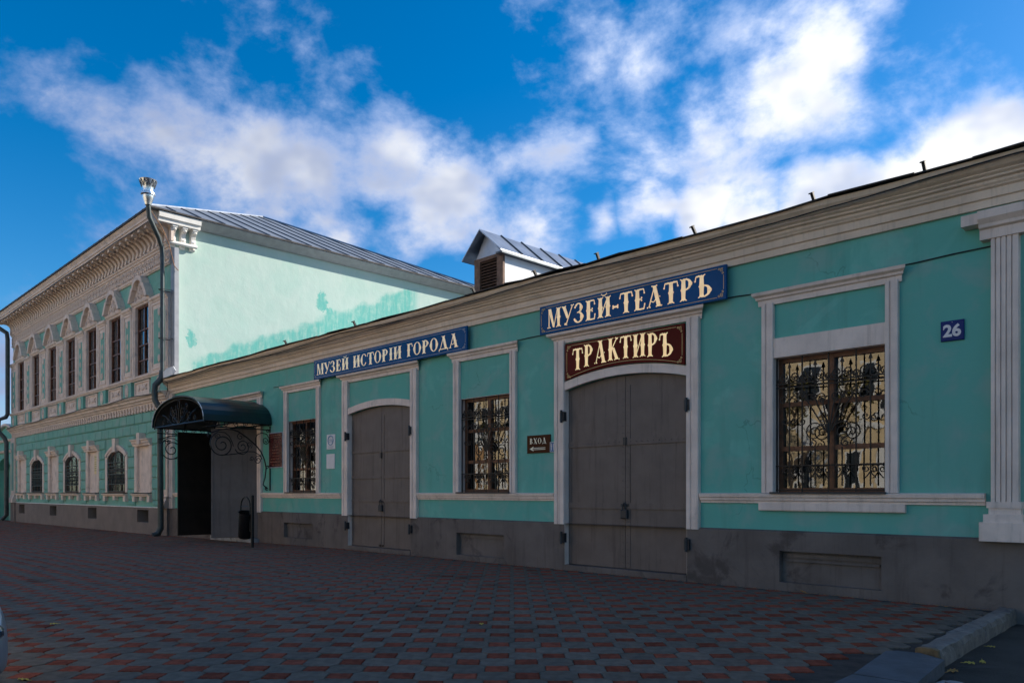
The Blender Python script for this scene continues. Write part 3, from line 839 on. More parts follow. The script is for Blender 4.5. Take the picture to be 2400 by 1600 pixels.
    for yy in (2.55, 3.3, 4.05, 4.8, 5.5):
        MB().tube([(X1 + .0, yy, ze + .03), (xa, yy, zt + .045)], .028, 4).build('roof_seam', 'zinc_dark', D)
    MB().box(X1 - .2, X1 + .02, Yf - .2, Yb, ze - .075, ze - .03).build('eave_board', 'zinc_dark', D)
    for (a, b, c, d) in ((X0 + .28, X0 + .48, 6.1, ze), (X1 - .34, X1 - .12, 6.1, ze), (X0 + .48, X1 - .34, ze - .09, ze)):
        MB().box(a, b, Yf - .03, Yf + .04, c, d).build('louvre_frame', 'louvre_wood', D)
    MB().quad((X0 + .4, Yf + .09, 6.1), (X1 - .2, Yf + .09, 6.1), (X1 - .2, Yf + .09, ze), (X0 + .4, Yf + .09, ze)).build('louvre_back', 'room_dark', D, recalc=False)
    for k in range(14):
        z = 6.35 + k * .075
        MB().extr([(-.02, z), (.0, z - .006), (.07, z + .048), (.06, z + .056)], 'X', X0 + .48, X1 - .34).build('louvre_slat', 'louvre_wood', D, loc=(0, Yf, 0))
    return A
ANNEX = build_annex()

# ================================================================== MANSION (two storeys)
MX0, MX1 = -53.3, -29.45
BAYS = [-32.15 - 3.15 * k for k in range(7)]
def build_mansion():
    A = thing('mansion', 'ornate two-storey turquoise mansion with white stucco cornice and hipped grey roof', 'building', (-41, 0, -.2))
    zt = 11.70
    UH = [(c - .74, c + .74, 6.19, 8.96, 0, .12) for c in BAYS]
    CH = [(c - .62, c + .62, .30, .80, 0, 0) for c in BAYS[0::2]]
    LH = [(c - 1.12, c + 1.12, 1.48, 2.98, .32, .14) for c in BAYS[1::2]]
    NH = [(c - .66, c + .66, 1.48, 3.36, 0, .06) for c in BAYS[0::2]]
    mb = MB(); wall_sheet(mb, MX0, MX1, -.6, zt, 0, UH + LH + NH + CH)
    mb.build('wall', 'teal_mansion', A, recalc=False)
    YB = 15.9
    MB().quad((MX1, 0, -.6), (MX1, YB, -.6), (MX1, YB, zt), (MX1, 0, zt)).build('side_wall', 'side_plaster', A, recalc=False)
    MB().quad((MX0, YB, -.6), (MX0, 0, -.6), (MX0, 0, zt), (MX0, YB, zt)).quad((MX1, YB, -.6), (MX0, YB, -.6), (MX0, YB, zt), (MX1, YB, zt)).build('rear_wall', 'teal_mansion', A, recalc=False)
    # hipped roof
    ex0, ex1, ey0, ey1, ze = MX0 - .6, -28.9, -.97, YB + .97, 11.86
    s = (ey1 - ey0) / 2; h = .457; zr = ze + s * h; ym = (ey0 + ey1) / 2
    a, b, c, d = (ex0, ey0, ze), (ex1, ey0, ze), (ex1, ey1, ze), (ex0, ey1, ze); p, q = (ex0 + s, ym, zr), (ex1 - s, ym, zr)
    mb = MB().quad(a, b, q, p).quad(b, c, q).quad(c, d, p, q).quad(d, a, p)
    mb.quad((ex0, ey0, ze - .03), (ex0, ey1, ze - .03), (ex1, ey1, ze - .03), (ex1, ey0, ze - .03))
    rf = mb.build('roof', 'roof_grey', A, recalc=False)
    for k in range(1, 19):
        y = ey0 + k * (ey1 - ey0) / 19; t = min(y - ey0, ey1 - y)
        MB().tube([(ex1 + .005, y, ze + .02), (ex1 - t, y, ze + t * h + .02)], .03, 4).build('roof_seam', 'zinc_dark', rf)
    for k in range(1, 36):
        x = ex0 + k * (ex1 - ex0) / 36; t = min(x - ex0, ex1 - x, s)
        MB().tube([(x, ey0 - .005, ze + .02), (x, ey0 + t, ze + t * h + .02)], .03, 4).build('roof_seam', 'zinc_dark', rf)
    for (u, w) in ((b, q), (c, q), (a, p), (d, p), (p, q)):
        MB().tube([(u[0], u[1], u[2] + .03), (w[0], w[1], w[2] + .03)], .05, 5).build('ridge_cap', 'zinc', rf)
    mb = MB().box(ex0, ex1, ey0 - .02, ey0 + .02, ze - .07, ze + .012).box(ex1 - .02, ex1 + .02, ey0, ey1, ze - .045, ze + .012)
    mb.build('eave_edge', 'roof_edge', rf)
    # side eave: plastered soffit and board
    MB().extr([(MX1, 11.56), (MX1 + .12, 11.56), (ex1 - .03, ze - .075), (ex1 - .03, ze - .035), (MX1, ze - .035)], 'Y', .95, ey1).build('side_soffit', 'pipe_grey', A)
    # --- great cornice on the street side
    x0, x1 = MX0 - .35, MX1 + .30
    MB().extr([(0, 10.06), (-.06, 10.06), (-.065, 10.09), (-.10, 10.11), (-.105, 10.15), (-.06, 10.17), (-.06, 10.68), (-.11, 10.70), (-.12, 10.76), (-.17, 10.79), (-.18, 10.84), (-.14, 10.86), (0, 10.86)], 'X', MX0, MX1 + .04).build('frieze', 'trim_mansion', A)
    MB().extr([(0, 10.86), (-.10, 10.86), (-.10, 11.36), (-.16, 11.42), (-.44, 11.45), (-.78, 11.45), (-.80, 11.46), (-.81, 11.56), (-.85, 11.58), (-.86, 11.66), (-.93, 11.76), (-.95, 11.82), (0, 11.82)], 'X', x0, x1).build('cornice', 'trim_mansion', A)
    # S-shaped consoles, leaf ornaments, soffit blocks: one mesh each, many copies
    prof = [(0, 0), (-.05, .0), (-.085, .05), (-.075, .13), (-.05, .22), (-.075, .32), (-.16, .42), (-.27, .50), (-.36, .54), (-.40, .52), (-.42, .56), (-.42, .60), (-.30, .61), (0, .61)]
    cm = MB().extr(prof, 'X', -.10, .10).tube([(-.10, -.36, .545), (.10, -.36, .545)], .045, 7).tube([(-.1, -.055, .035), (.1, -.055, .035)], .04, 7)
    cm = cm.mesh('console', 'trim_mansion')
    n = 57
    for k in range(n):
        link('console', cm, A, loc=(MX0 + .25 + k * (MX1 - MX0 - .3) / (n - 1), -.12, 10.85))
    bm_ = MB().box(-.10, .10, -.09, .09, -.10, 0).mesh('soffit_block', 'trim_mansion')
    for k in range(36):
        link('soffit_block', bm_, A, loc=(MX0 + .1 + k * (MX1 - MX0 + .1) / 35, -.66, 11.45))
    om = MB()
    def Q(pts, y=-.085): return [(x, y, z) for x, z in pts]
    for sg in (-1, 1):
        om.tube(Q(spiral(sg * .09, .14, .075, .02, R(-90), sg * 1.3, 10)), .032, 4)
        om.tube(Q(spiral(sg * .10, .36, .06, .02, R(90), -sg * 1.2, 9)), .030, 4)
        om.ball((sg * .19, -.07, .25), .03, .03, .06, 6, 4)
    om.ball((0, -.075, .25), .04, .04, .16, 6, 4); om.ball((0, -.07, .45), .05, .035, .04, 6, 4)
    om = om.mesh('frieze_ornament', 'trim_mansion')
    n = 55
    for k in range(n): link('frieze_ornament', om, A, loc=(MX0 + .25 + k * (MX1 - MX0 - .45) / (n - 1), 0, 10.17))
    # cornice return round the corner with three leaf brackets
    rt = MB().extr([(MX1, 11.44), (MX1 + .42, 11.45), (MX1 + .43, 11.56), (MX1 + .50, 11.60), (MX1 + .52, 11.79), (MX1, 11.79)], 'Y', -.6, .95).build('cornice_return', 'trim_sun', A)
    MB().tube([(MX1 + .20, -.1, 10.83), (MX1 + .20, .90, 10.83)], .065, 8).build('return_roll', 'trim_sun', rt, smooth=True)
    bp = [(0, .0), (.06, .0), (.11, .05), (.09, .10), (.10, .19), (.18, .22), (.19, .30), (.13, .42), (.17, .55), (.30, .66), (.38, .70), (.38, .76), (0, .76)]
    bk = MB().extr(bp, 'Y', -.09, .09)
    for yy in (-.05, 0, .05): bk.tube([(.18, yy, .28), (.13, yy, .42), (.17, yy, .55), (.30, yy, .67)], .03, 5)
    bk.ball((.16, 0, .30), .06, .08, .05); bk.ball((.30, 0, .64), .07, .09, .05)
    bk = bk.mesh('leaf_bracket', 'trim_sun')
    for yy in (.02, .40, .78): link('leaf_bracket', bk, rt, loc=(MX1, yy, 10.68))
    # --- upper storey
    for i, c in enumerate(BAYS):
        w = wood_window(A, c - .74, c + .74, 6.19, 8.96, .06, trans=(.34, .56, .78), fw=.06, mw=.03)
        room(A, c - .7, c + .7, 6.19, 8.96, .15); lining(A, c - .74, c + .74, 6.19, 8.96, -.08, .009, 'trim_mansion')
        for sg in (-1, 1):
            a, b = sorted((c + sg * .742, c + sg * .98))
            MB().extr([(a, 0), (a, -.09), (a + .06, -.14), (b - .09, -.14), (b - .06, -.10), (b, -.10), (b, 0)] if sg < 0 else [(a, 0), (a, -.10), (a + .06, -.10), (a + .09, -.14), (b - .06, -.14), (b, -.09), (b, 0)], 'Z', 6.14, 9.02).build('window_surround', 'trim_mansion', A)
        MB().extr([(0, 8.97), (-.10, 8.97), (-.12, 9.03), (-.16, 9.05), (-.19, 9.12), (-.19, 9.15), (0, 9.16)], 'X', c - 1.02, c + 1.02).build('hood_mould', 'trim_mansion', A)
        # ogee pediment
        half = [(1.02, 9.16), (1.0, 9.26), (.90, 9.40), (.78, 9.56), (.70, 9.70), (.60, 9.71), (.56, 9.74), (.52, 9.86), (.42, 9.98), (.26, 10.07), (.12, 10.10), (0, 10.11)]
        out = [(c - x, z) for x, z in half] + [(c + x, z) for x, z in half[-2::-1]]
        inn = []
        for (x, z) in out: inn.append((c + (x - c) * .80, 9.16 + (z - 9.16) * .80))
        pd = MB().strip(out, inn, 'Y', -.30, .0).build('pediment', 'trim_mansion', A)
        MB().extr(inn, 'Y', -.12, 0.0).build('pediment_field', 'trim_mansion', pd)
        om = MB()
        def Q2(pts, y=-.145): return [(c + x, y, z) for x, z in pts]
        for sg in (-1, 1):
            om.tube(Q2(spiral(sg * .22, 9.42, .15, .03, R(-90), sg * 1.4, 14)), .03, 5)
            om.tube(Q2(spiral(sg * .55, 9.27, .09, .02, R(-90), sg * 1.3, 10)), .024, 5)
            om.tube(Q2(spiral(sg * .16, 9.70, .09, .02, R(90), -sg * 1.3, 10)), .024, 5)
            om.tube(Q2([(sg * .06, 9.2), (sg * .12, 9.5), (sg * .05, 9.8)]), .025, 5)
        om.ball((c, -.15, 9.78), .11, .06, .08); om.ball((c, -.15, 9.38), .07, .06, .15)
        om.build('pediment_ornament', 'trim_mansion', pd)
        # panel under the window
        pn = MB().box(c - .80, c + .80, -.10, 0, 5.38, 5.43).box(c - .80, c + .80, -.10, 0, 5.89, 5.94).box(c - .80, c - .74, -.10, 0, 5.43, 5.89).box(c + .74, c + .80, -.10, 0, 5.43, 5.89).box(c - .74, c + .74, -.05, 0, 5.43, 5.89).build('apron_panel', 'trim_mansion', A)
        om = MB()
        for sg in (-1, 1):
            om.tube([(c + sg * x, -.07, z) for x, z in spiral(.42, 5.66, .13, .05, R(60), .7, 8)], .03, 5)
        om.ball((c, -.06, 5.66), .20, .05, .09)
        om.build('panel_ornament', 'trim_mansion', pn)
        MB().box(c - 1.0, c + 1.0, -.03, 0, 5.32, 6.0).build('panel_ground', 'teal_mansion', A)
    for k in range(8):
        c = BAYS[0] + 1.575 - 3.15 * k
        if k == 0: c0, c1 = c - .55, MX1 + .0
        elif k == 7: c0, c1 = MX0, c + .55
        else: c0, c1 = c - .52, c + .52
        m = (c0 + c1) / 2; hw = (c1 - c0) / 2
        pr = MB().box(c0, c1, -.10, 0, 6.14, 9.02).build('pier', 'trim_mansion', A)
        if hw > .4:
            MB().box(c0 + .08, c1 - .08, -.13, -.10, 6.24, 6.32).box(c0 + .08, c1 - .08, -.13, -.10, 8.72, 8.80).box(c0 + .08, c0 + .16, -.13, -.10, 6.32, 8.72).box(c1 - .16, c1 - .08, -.13, -.10, 6.32, 8.72).build('pier_frame', 'trim_mansion', pr)
            MB().quad((c0 + .26, -.103, 6.45), (c1 - .26, -.103, 6.45), (c1 - .26, -.103, 8.55), (c0 + .26, -.103, 8.55)).build('pier_inset', 'teal_mansion', pr)
            for z in (6.62, 8.40): MB().ball((m, -.12, z), .10, .04, .16, 6, 4).build('pier_ornament', 'trim_mansion', pr)
            for z in (7.1, 7.5, 7.9): MB().ball((m, -.11, z), .06, .03, .14, 6, 4).build('pier_ornament', 'trim_mansion', pr)
        MB().extr([(0, 8.84), (-.13, 8.84), (-.15, 8.90), (-.20, 8.94), (-.21, 9.03), (0, 9.04)], 'X', c0 + .001, c1 - .001).build('pier_capital', 'trim_mansion', pr)
        # teal block with oval medallion below
        bl = MB().box(c0 + .04, c1 - .04, -.13, 0, 5.32, 6.0).build('pedestal_block', 'teal_mansion', A)
        if hw > .4:
            om = MB().tube([(m + .16 * math.cos(t * math.pi / 8), -.14, 5.66 + .25 * math.sin(t * math.pi / 8)) for t in range(16)], .028, 5, closed=True)
            om.ball((m, -.13, 5.66), .11, .05, .19)
            om.build('medallion', 'trim_mansion', bl)
    MB().extr([(0, 5.98), (-.14, 5.98), (-.15, 6.02), (-.20, 6.05), (-.21, 6.11), (-.17, 6.14), (0, 6.15)], 'X', MX0, MX1 + .02).build('sill_course', 'trim_mansion', A)
    # belt cornice between the storeys
    MB().extr([(0, 4.95), (-.10, 4.95), (-.11, 5.0), (-.17, 5.02), (-.18, 5.07), (-.26, 5.12), (-.27, 5.18), (-.36, 5.24), (-.37, 5.29), (0, 5.33)], 'X', MX0 - .1, MX1 + .05).build('belt_cornice', 'trim_mansion', A)
    MB().box(MX0, MX1, -.05, 0, 4.70, 4.95).build('belt_frieze', 'trim_mansion', A)
    dm = MB().box(-.10, .10, -.12, -.05, .17, .26).box(-.06, .06, -.10, -.05, .05, .17).ball((0, -.09, .02), .055, .05, .05, 6, 4).tube([(-.12, -.06, .20), (-.14, -.08, .08), (-.10, -.07, .02)], .025, 4).mesh('drop_ornament', 'trim_mansion')
    n = 72
    for k in range(n): link('drop_ornament', dm, A, loc=(MX0 + .2 + k * (MX1 - MX0 - .3) / (n - 1), 0, 4.69))
    # --- ground floor
    keep = []      # rectangles the rustication stops at
    for c in BAYS[1::2]: keep.append((c - 1.42, c + 1.42, 1.0, 3.52))
    for c in BAYS[0::2]: keep.append((c - .95, c + .95, 1.0, 3.62))
    zrow = 4.69; row = 0
    while zrow > 1.05:
        z1 = zrow - .014; z0 = max(zrow - .44, .95) + .014
        x = MX1 - .02 - (.45 if row % 2 else 0.0); edges = [MX1 - .02]
        while x > MX0 + .9: edges.append(x); x -= .9
        edges.append(MX0 + .9); edges = sorted(set(edges))
        for k in range(len(edges) - 1):
            a, b = edges[k] + .012, edges[k+1] - .012
            pieces = [(a, b)]
            for (ka, kb, kz0, kz1) in keep:
                if kz1 < z0 + .02 or kz0 > z1 - .02: continue
                nw = []
                for (p_, q_) in pieces:
                    if kb <= p_ or ka >= q_: nw.append((p_, q_)); continue
                    if p_ < ka: nw.append((p_, ka))
                    if kb < q_: nw.append((kb, q_))
                pieces = nw
            for (p_, q_) in pieces:
                if q_ - p_ < .10: continue
                MB().cbox(p_, q_, -.060, 0, z0, z1, .040).build('rustic_block', 'teal_mansion', A)
        zrow -= .44; row += 1
    for k, c in enumerate(BAYS[1::2]):
        lo = seg_arch(c - 1.12, c + 1.12, 2.98, .32, 14); hi = seg_arch(c - 1.38, c + 1.38, 3.10, .42, 14)
        MB().strip(lo, hi, 'Y', -.06, 0).build('window_arch', 'trim_mansion', A)
        lo2 = [(p[0] + (q[0] - p[0]) * .45, p[1] + (q[1] - p[1]) * .45) for p, q in zip(lo, hi)]
        MB().strip(lo2, hi, 'Y', -.09, -.06).build('window_arch', 'trim_mansion', A)
        for sg in (-1, 1):
            a, b = sorted((c + sg * 1.12, c + sg * 1.38))
            MB().box(a, b, -.06, 0, 1.50, 2.98).build('window_surround', 'trim_mansion', A)
            MB().box(a, b, -.06, 0, 2.98, 3.10).build('window_surround', 'trim_mansion', A)
        MB().extr([(c - .15, 3.22), (c + .15, 3.22), (c + .20, 3.80), (c - .20, 3.80)], 'Y', -.16, 0).build('keystone', 'trim_mansion', A)
        # arched sash, glass and bars
        ar = seg_arch(c - 1.12, c + 1.12, 2.98, .32, 14); ar2 = [(c + (p[0] - c) * .94, p[1] - .07) for p in ar]
        w = MB().strip(ar2, ar, 'Y', .03, .09).box(c - 1.12, c - 1.05, .03, .09, 1.48, 2.98).box(c + 1.05, c + 1.12, .03, .09, 1.48, 2.98).box(c - 1.05, c + 1.05, .03, .09, 1.48, 1.55).build('window', 'brown_wood', A)
        for xx in (c - .37, c + .37): MB().box(xx - .035, xx + .035, .035, .085, 1.55, seg_at(ar2, xx)).build('mullion', 'brown_wood', w)
        MB().box(c - 1.05, c + 1.05, .04, .08, 2.45, 2.52).build('transom', 'brown_wood', w)
        lim = [c - 1.05, c - .37, c + .37, c + 1.05]
        for j in range(3):
            a, b = lim[j] + .03, lim[j+1] - .03; xs = [a + (b - a) * t / 4 for t in range(5)]
            MB().quad((a, .06, 1.55), (b, .06, 1.55), *[(x, .06, seg_at(ar2, x)) for x in xs[::-1]]).build('pane', 'glass', w, recalc=False)
        gb = MB(); nb = 13
        for j in range(nb + 1):
            x = c - 1.09 + 2.18 * j / nb; gb.tube([(x, -.03, 1.5), (x, -.03, seg_at(ar, x) - .01)], .014, 4)
        for z in (1.55, 1.85, 2.28, 2.62, 2.78): gb.tube([(c - 1.1, -.03, z), (c + 1.1, -.03, z)], .016, 4)
        for j in range(nb):
            x = c - 1.09 + 2.18 * (j + .5) / nb
            gb.tube([(x + .07 * math.cos(t * math.pi / 4), -.03, 2.45 + .07 * math.sin(t * math.pi / 4)) for t in range(8)], .012, 4, closed=True)
            gb.tube([(x, -.03, 1.85), (x - .06, -.03, 2.0), (x + .06, -.03, 2.15), (x, -.03, 2.28)], .012, 4)
        gb.build('grille', 'black_iron', w, recalc=False)
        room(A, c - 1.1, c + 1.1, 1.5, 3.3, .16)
    for k, c in enumerate(BAYS[0::2]):
        MB().box(c - .66, c + .66, .04, .06, 1.48, 3.36).build('blind_panel', 'trim_mansion', A); lining(A, c - .66, c + .66, 1.48, 3.36, -.02, .04, 'trim_mansion')
        for sg in (-1, 1):
            a, b = sorted((c + sg * .66, c + sg * .92)); MB().extr([(a, 0), (a, -.05), (a + .05, -.085), (b - .05, -.085), (b, -.05), (b, 0)], 'Z', 1.5, 3.36).build('niche_jamb', 'trim_mansion', A)
        MB().extr([(0, 3.36), (-.13, 3.36), (-.14, 3.44), (-.18, 3.46), (-.19, 3.54), (-.24, 3.57), (-.25, 3.62), (0, 3.63)], 'X', c - .95, c + .95).build('niche_head', 'trim_mansion', A)
        MB().box(c - .16, c + .16, -.26, 0, 3.42, 3.86).build('keystone', 'trim_mansion', A)
    for k, c in enumerate(BAYS):
        hw = 1.42 if k % 2 else .95
        MB().extr([(0, 1.33), (-.14, 1.33), (-.15, 1.37), (-.20, 1.39), (-.21, 1.44), (0, 1.47)], 'X', c - hw, c + hw).build('window_sill', 'trim_mansion', A)
        MB().box(c - hw - .03, c + hw + .03, -.24, .02, 1.465, 1.485).build('sill_tin', 'iron_paint', A)
        for sg in (-1, 0, 1):
            MB().box(c + sg * (hw - .15) - .13, c + sg * (hw - .15) + .13, -.15, 0, 1.12 if sg else 1.17, 1.33).build('sill_bracket', 'trim_mansion', A)
    # plinth with cellar windows
    PH = [(c - .62, c + .62, .30, .80, 0, .45) for c in BAYS[0::2]]
    mb = MB(); wall_sheet(mb, MX0, MX1, -.7, .89, -.06, PH); mb.quad((MX0, -.06, .89), (MX1, -.06, .89), (MX1, 0, .91), (MX0, 0, .91))
    mb.build('plinth', 'plinth_mansion', A, recalc=False)
    MB().box(MX0, MX1, -.085, 0.0, .895, .925).build('plinth_edge', 'worn_white', A)
    for c in BAYS[0::2]:
        MB().quad((c - .62, .385, .3), (c + .62, .385, .3), (c + .62, .385, .8), (c - .62, .385, .8)).build('cellar_window', 'room_dark', A, recalc=False)
    # corner pilasters
    for (a, b) in ((MX0, MX0 + .85), (MX1 - .55, MX1)):
        MB().box(a, b, -.12, 0, 1.35, 4.70).build('corner_pilaster', 'trim_mansion', A)
        MB().extr([(0, .9), (-.26, .9), (-.24, 1.1), (-.17, 1.25), (-.15, 1.35), (0, 1.35)], 'X', a - .02, b).build('pilaster_base', 'trim_mansion', A)
        MB().box(a + .2, b - .2, -.14, -.12, 1.6, 4.4).build('pilaster_panel', 'teal_mansion', A)
        MB().box(a, b, -.14, 0, -.6, .9).build('pilaster_foot', 'plinth_mansion', A)
    # projecting grey corner strip on the side wall
    MB().box(MX1, MX1 + .36, .0, .16, 5.72, 10.62).build('corner_duct', 'pipe_grey', A)
    # downpipes
    X = -29.30
    p = MB()
    p.tube([(-28.88, -1.02, 11.9), (-28.95, -.95, 11.45), (-29.15, -.55, 10.85), (X, -.38, 10.55), (X, -.36, 10.2)], .085, 10)
    p.tube([(X, -.36, 10.25), (X, -.36, 5.95)], .08, 10)
    p.tube([(X, -.36, 6.0), (X, -.40, 5.7), (X - .12, -.58, 5.45), (X - .12, -.60, 5.2), (X - .12, -.58, 4.9), (X, -.45, 4.6)], .11, 10)
    p.tube([(X, -.45, 4.7), (X, -.42, .35), (X, -.42, .12)], .11, 10)
    p.tube([(X, -.42, .2), (X - .03, -.5, -.02), (X - .05, -.68, -.10)], .115, 10)
    dp = p.build('downpipe', 'pipe_green', A, smooth=True)
    for z in (9.0, 7.2, 3.4, 1.3): MB().tube([(X - .14, -.02, z), (X - .14, -.40, z), (X, -.5, z), (X + .14, -.40, z), (X + .14, -.02, z)], .016, 4).build('pipe_clip', 'iron_paint', dp)
    hp = MB().lathe([(.11, 11.85), (.15, 12.0), (.19, 12.1), (.20, 12.18), (.25, 12.22), (.25, 12.27), (.18, 12.32), (.185, 12.45), (.22, 12.55), (.29, 12.72), (.30, 12.74), (.27, 12.74), (.17, 12.45)], (-28.88, -1.02), 20)
    ho = hp.build('pipe_hopper', 'zinc_bright', dp, smooth=True)
    lm = MB()
    for k in range(12):
        a = 2 * math.pi * k / 12
        for sgn in (-1, 1):
            pts = []
            for t in range(5):
                f = t / 4; rr = .205 + .085 * f + .012; aa = a + sgn * (math.pi / 12) * f
                pts.append((-28.88 + rr * math.cos(aa), -1.02 + rr * math.sin(aa), 12.48 + .24 * f))
            lm.tube(pts, .012, 4)
    lm.build('hopper_fretwork', 'zinc_dark', ho)
    X = MX0 + .35
    p = MB().tube([(MX0 - .35, -1.0, 11.5), (MX0 - .1, -.75, 11.2), (X, -.40, 10.85), (X, -.36, 10.5), (X, -.36, 6.1), (X, -.45, 5.9), (X - .25, -.75, 5.75), (X - .3, -.78, 5.1), (X - .1, -.5, 4.7), (X, -.42, 4.4), (X - .1, -.40, .15), (X - .25, -.6, -.1)], .12, 10)
    p.build('downpipe', 'pipe_green', A, smooth=True)
    MB().lathe([(.12, 11.6), (.16, 11.7), (.2, 11.9), (.2, 12.0), (.1, 12.0)], (MX0 - .4, -1.05), 14).build('pipe_hopper', 'zinc', A)
    return A
MANSION = build_mansion()

# ================================================================== GATEHOUSE at the far left
def build_gatehouse():
    A = thing('gatehouse', 'low turquoise gatehouse with arched gateway beyond the ornate mansion', 'building', (-58, 0, -.25))
    x0, x1 = -64.0, -53.32
    mb = MB(); wall_sheet(mb, x0, x1, -.6, 4.75, .25, [(-58.6, -54.9, -.5, 2.9, .75, .6)])
    mb.quad((x0, 7, -.6), (x0, .25, -.6), (x0, .25, 4.75), (x0, 7, 4.75)); mb.quad((x1, .25, 4.75), (x1, 7, 4.75), (x0, 7, 4.75), (x0, .25, 4.75))
    mb.build('wall', 'teal', A, recalc=False)
    MB().quad((-58.6, .85, -.5), (-54.9, .85, -.5), (-54.9, .85, 3.6), (-58.6, .85, 3.6)).build('gate', 'teal_mansion', A, recalc=False)
    MB().quad((-56.0, .84, -.5), (-54.92, .84, -.5), (-54.92, .84, 2.6), (-56.0, .84, 2.6)).build('wicket', 'door_inside', A, recalc=False)
    B = seg_arch(-58.4, -53.4, 4.75, .85, 14); MB().extr([(-58.4, 4.75)] + B[1:-1] + [(-53.4, 4.75)], 'Y', .22, .5).build('pediment', 'teal', A)
    T = [(p[0], p[1] + .14) for p in B]; MB().strip(B, T, 'Y', .05, .5).build('pediment_mould', 'trim_mansion', A)
    for z in (4.62, 3.95): MB().extr([(.25, z), (.15, z), (.10, z + .08), (.08, z + .13), (.25, z + .15)], 'X', x0, x1).build('wall_mould', 'trim_mansion', A)
    for a, b in ((-59.4, -58.8), (-54.7, -54.05)): MB().box(a, b, .16, .25, -.5, 4.62).build('pilaster', 'trim_mansion', A)
    MB().box(x0, -58.6, .19, .25, -.6, .8).build('plinth', 'plinth_mansion', A); MB().box(-54.9, x1, .19, .25, -.6, .8).build('plinth', 'plinth_mansion', A)
    MB().quad((x0 - .3, .2, 4.9), (x1, .2, 4.9), (x1, 3.6, 6.5), (x0 + 2, 3.6, 6.5)).quad((x0 - .3, .2, 4.9), (x0 + 2, 3.6, 6.5), (x0 - .3, 7.2, 4.9)).quad((x1, 7.2, 4.9), (x0 - .3, 7.2, 4.9), (x0 + 2, 3.6, 6.5), (x1, 3.6, 6.5)).build('roof', 'roof_grey', A, recalc=False)
build_gatehouse()

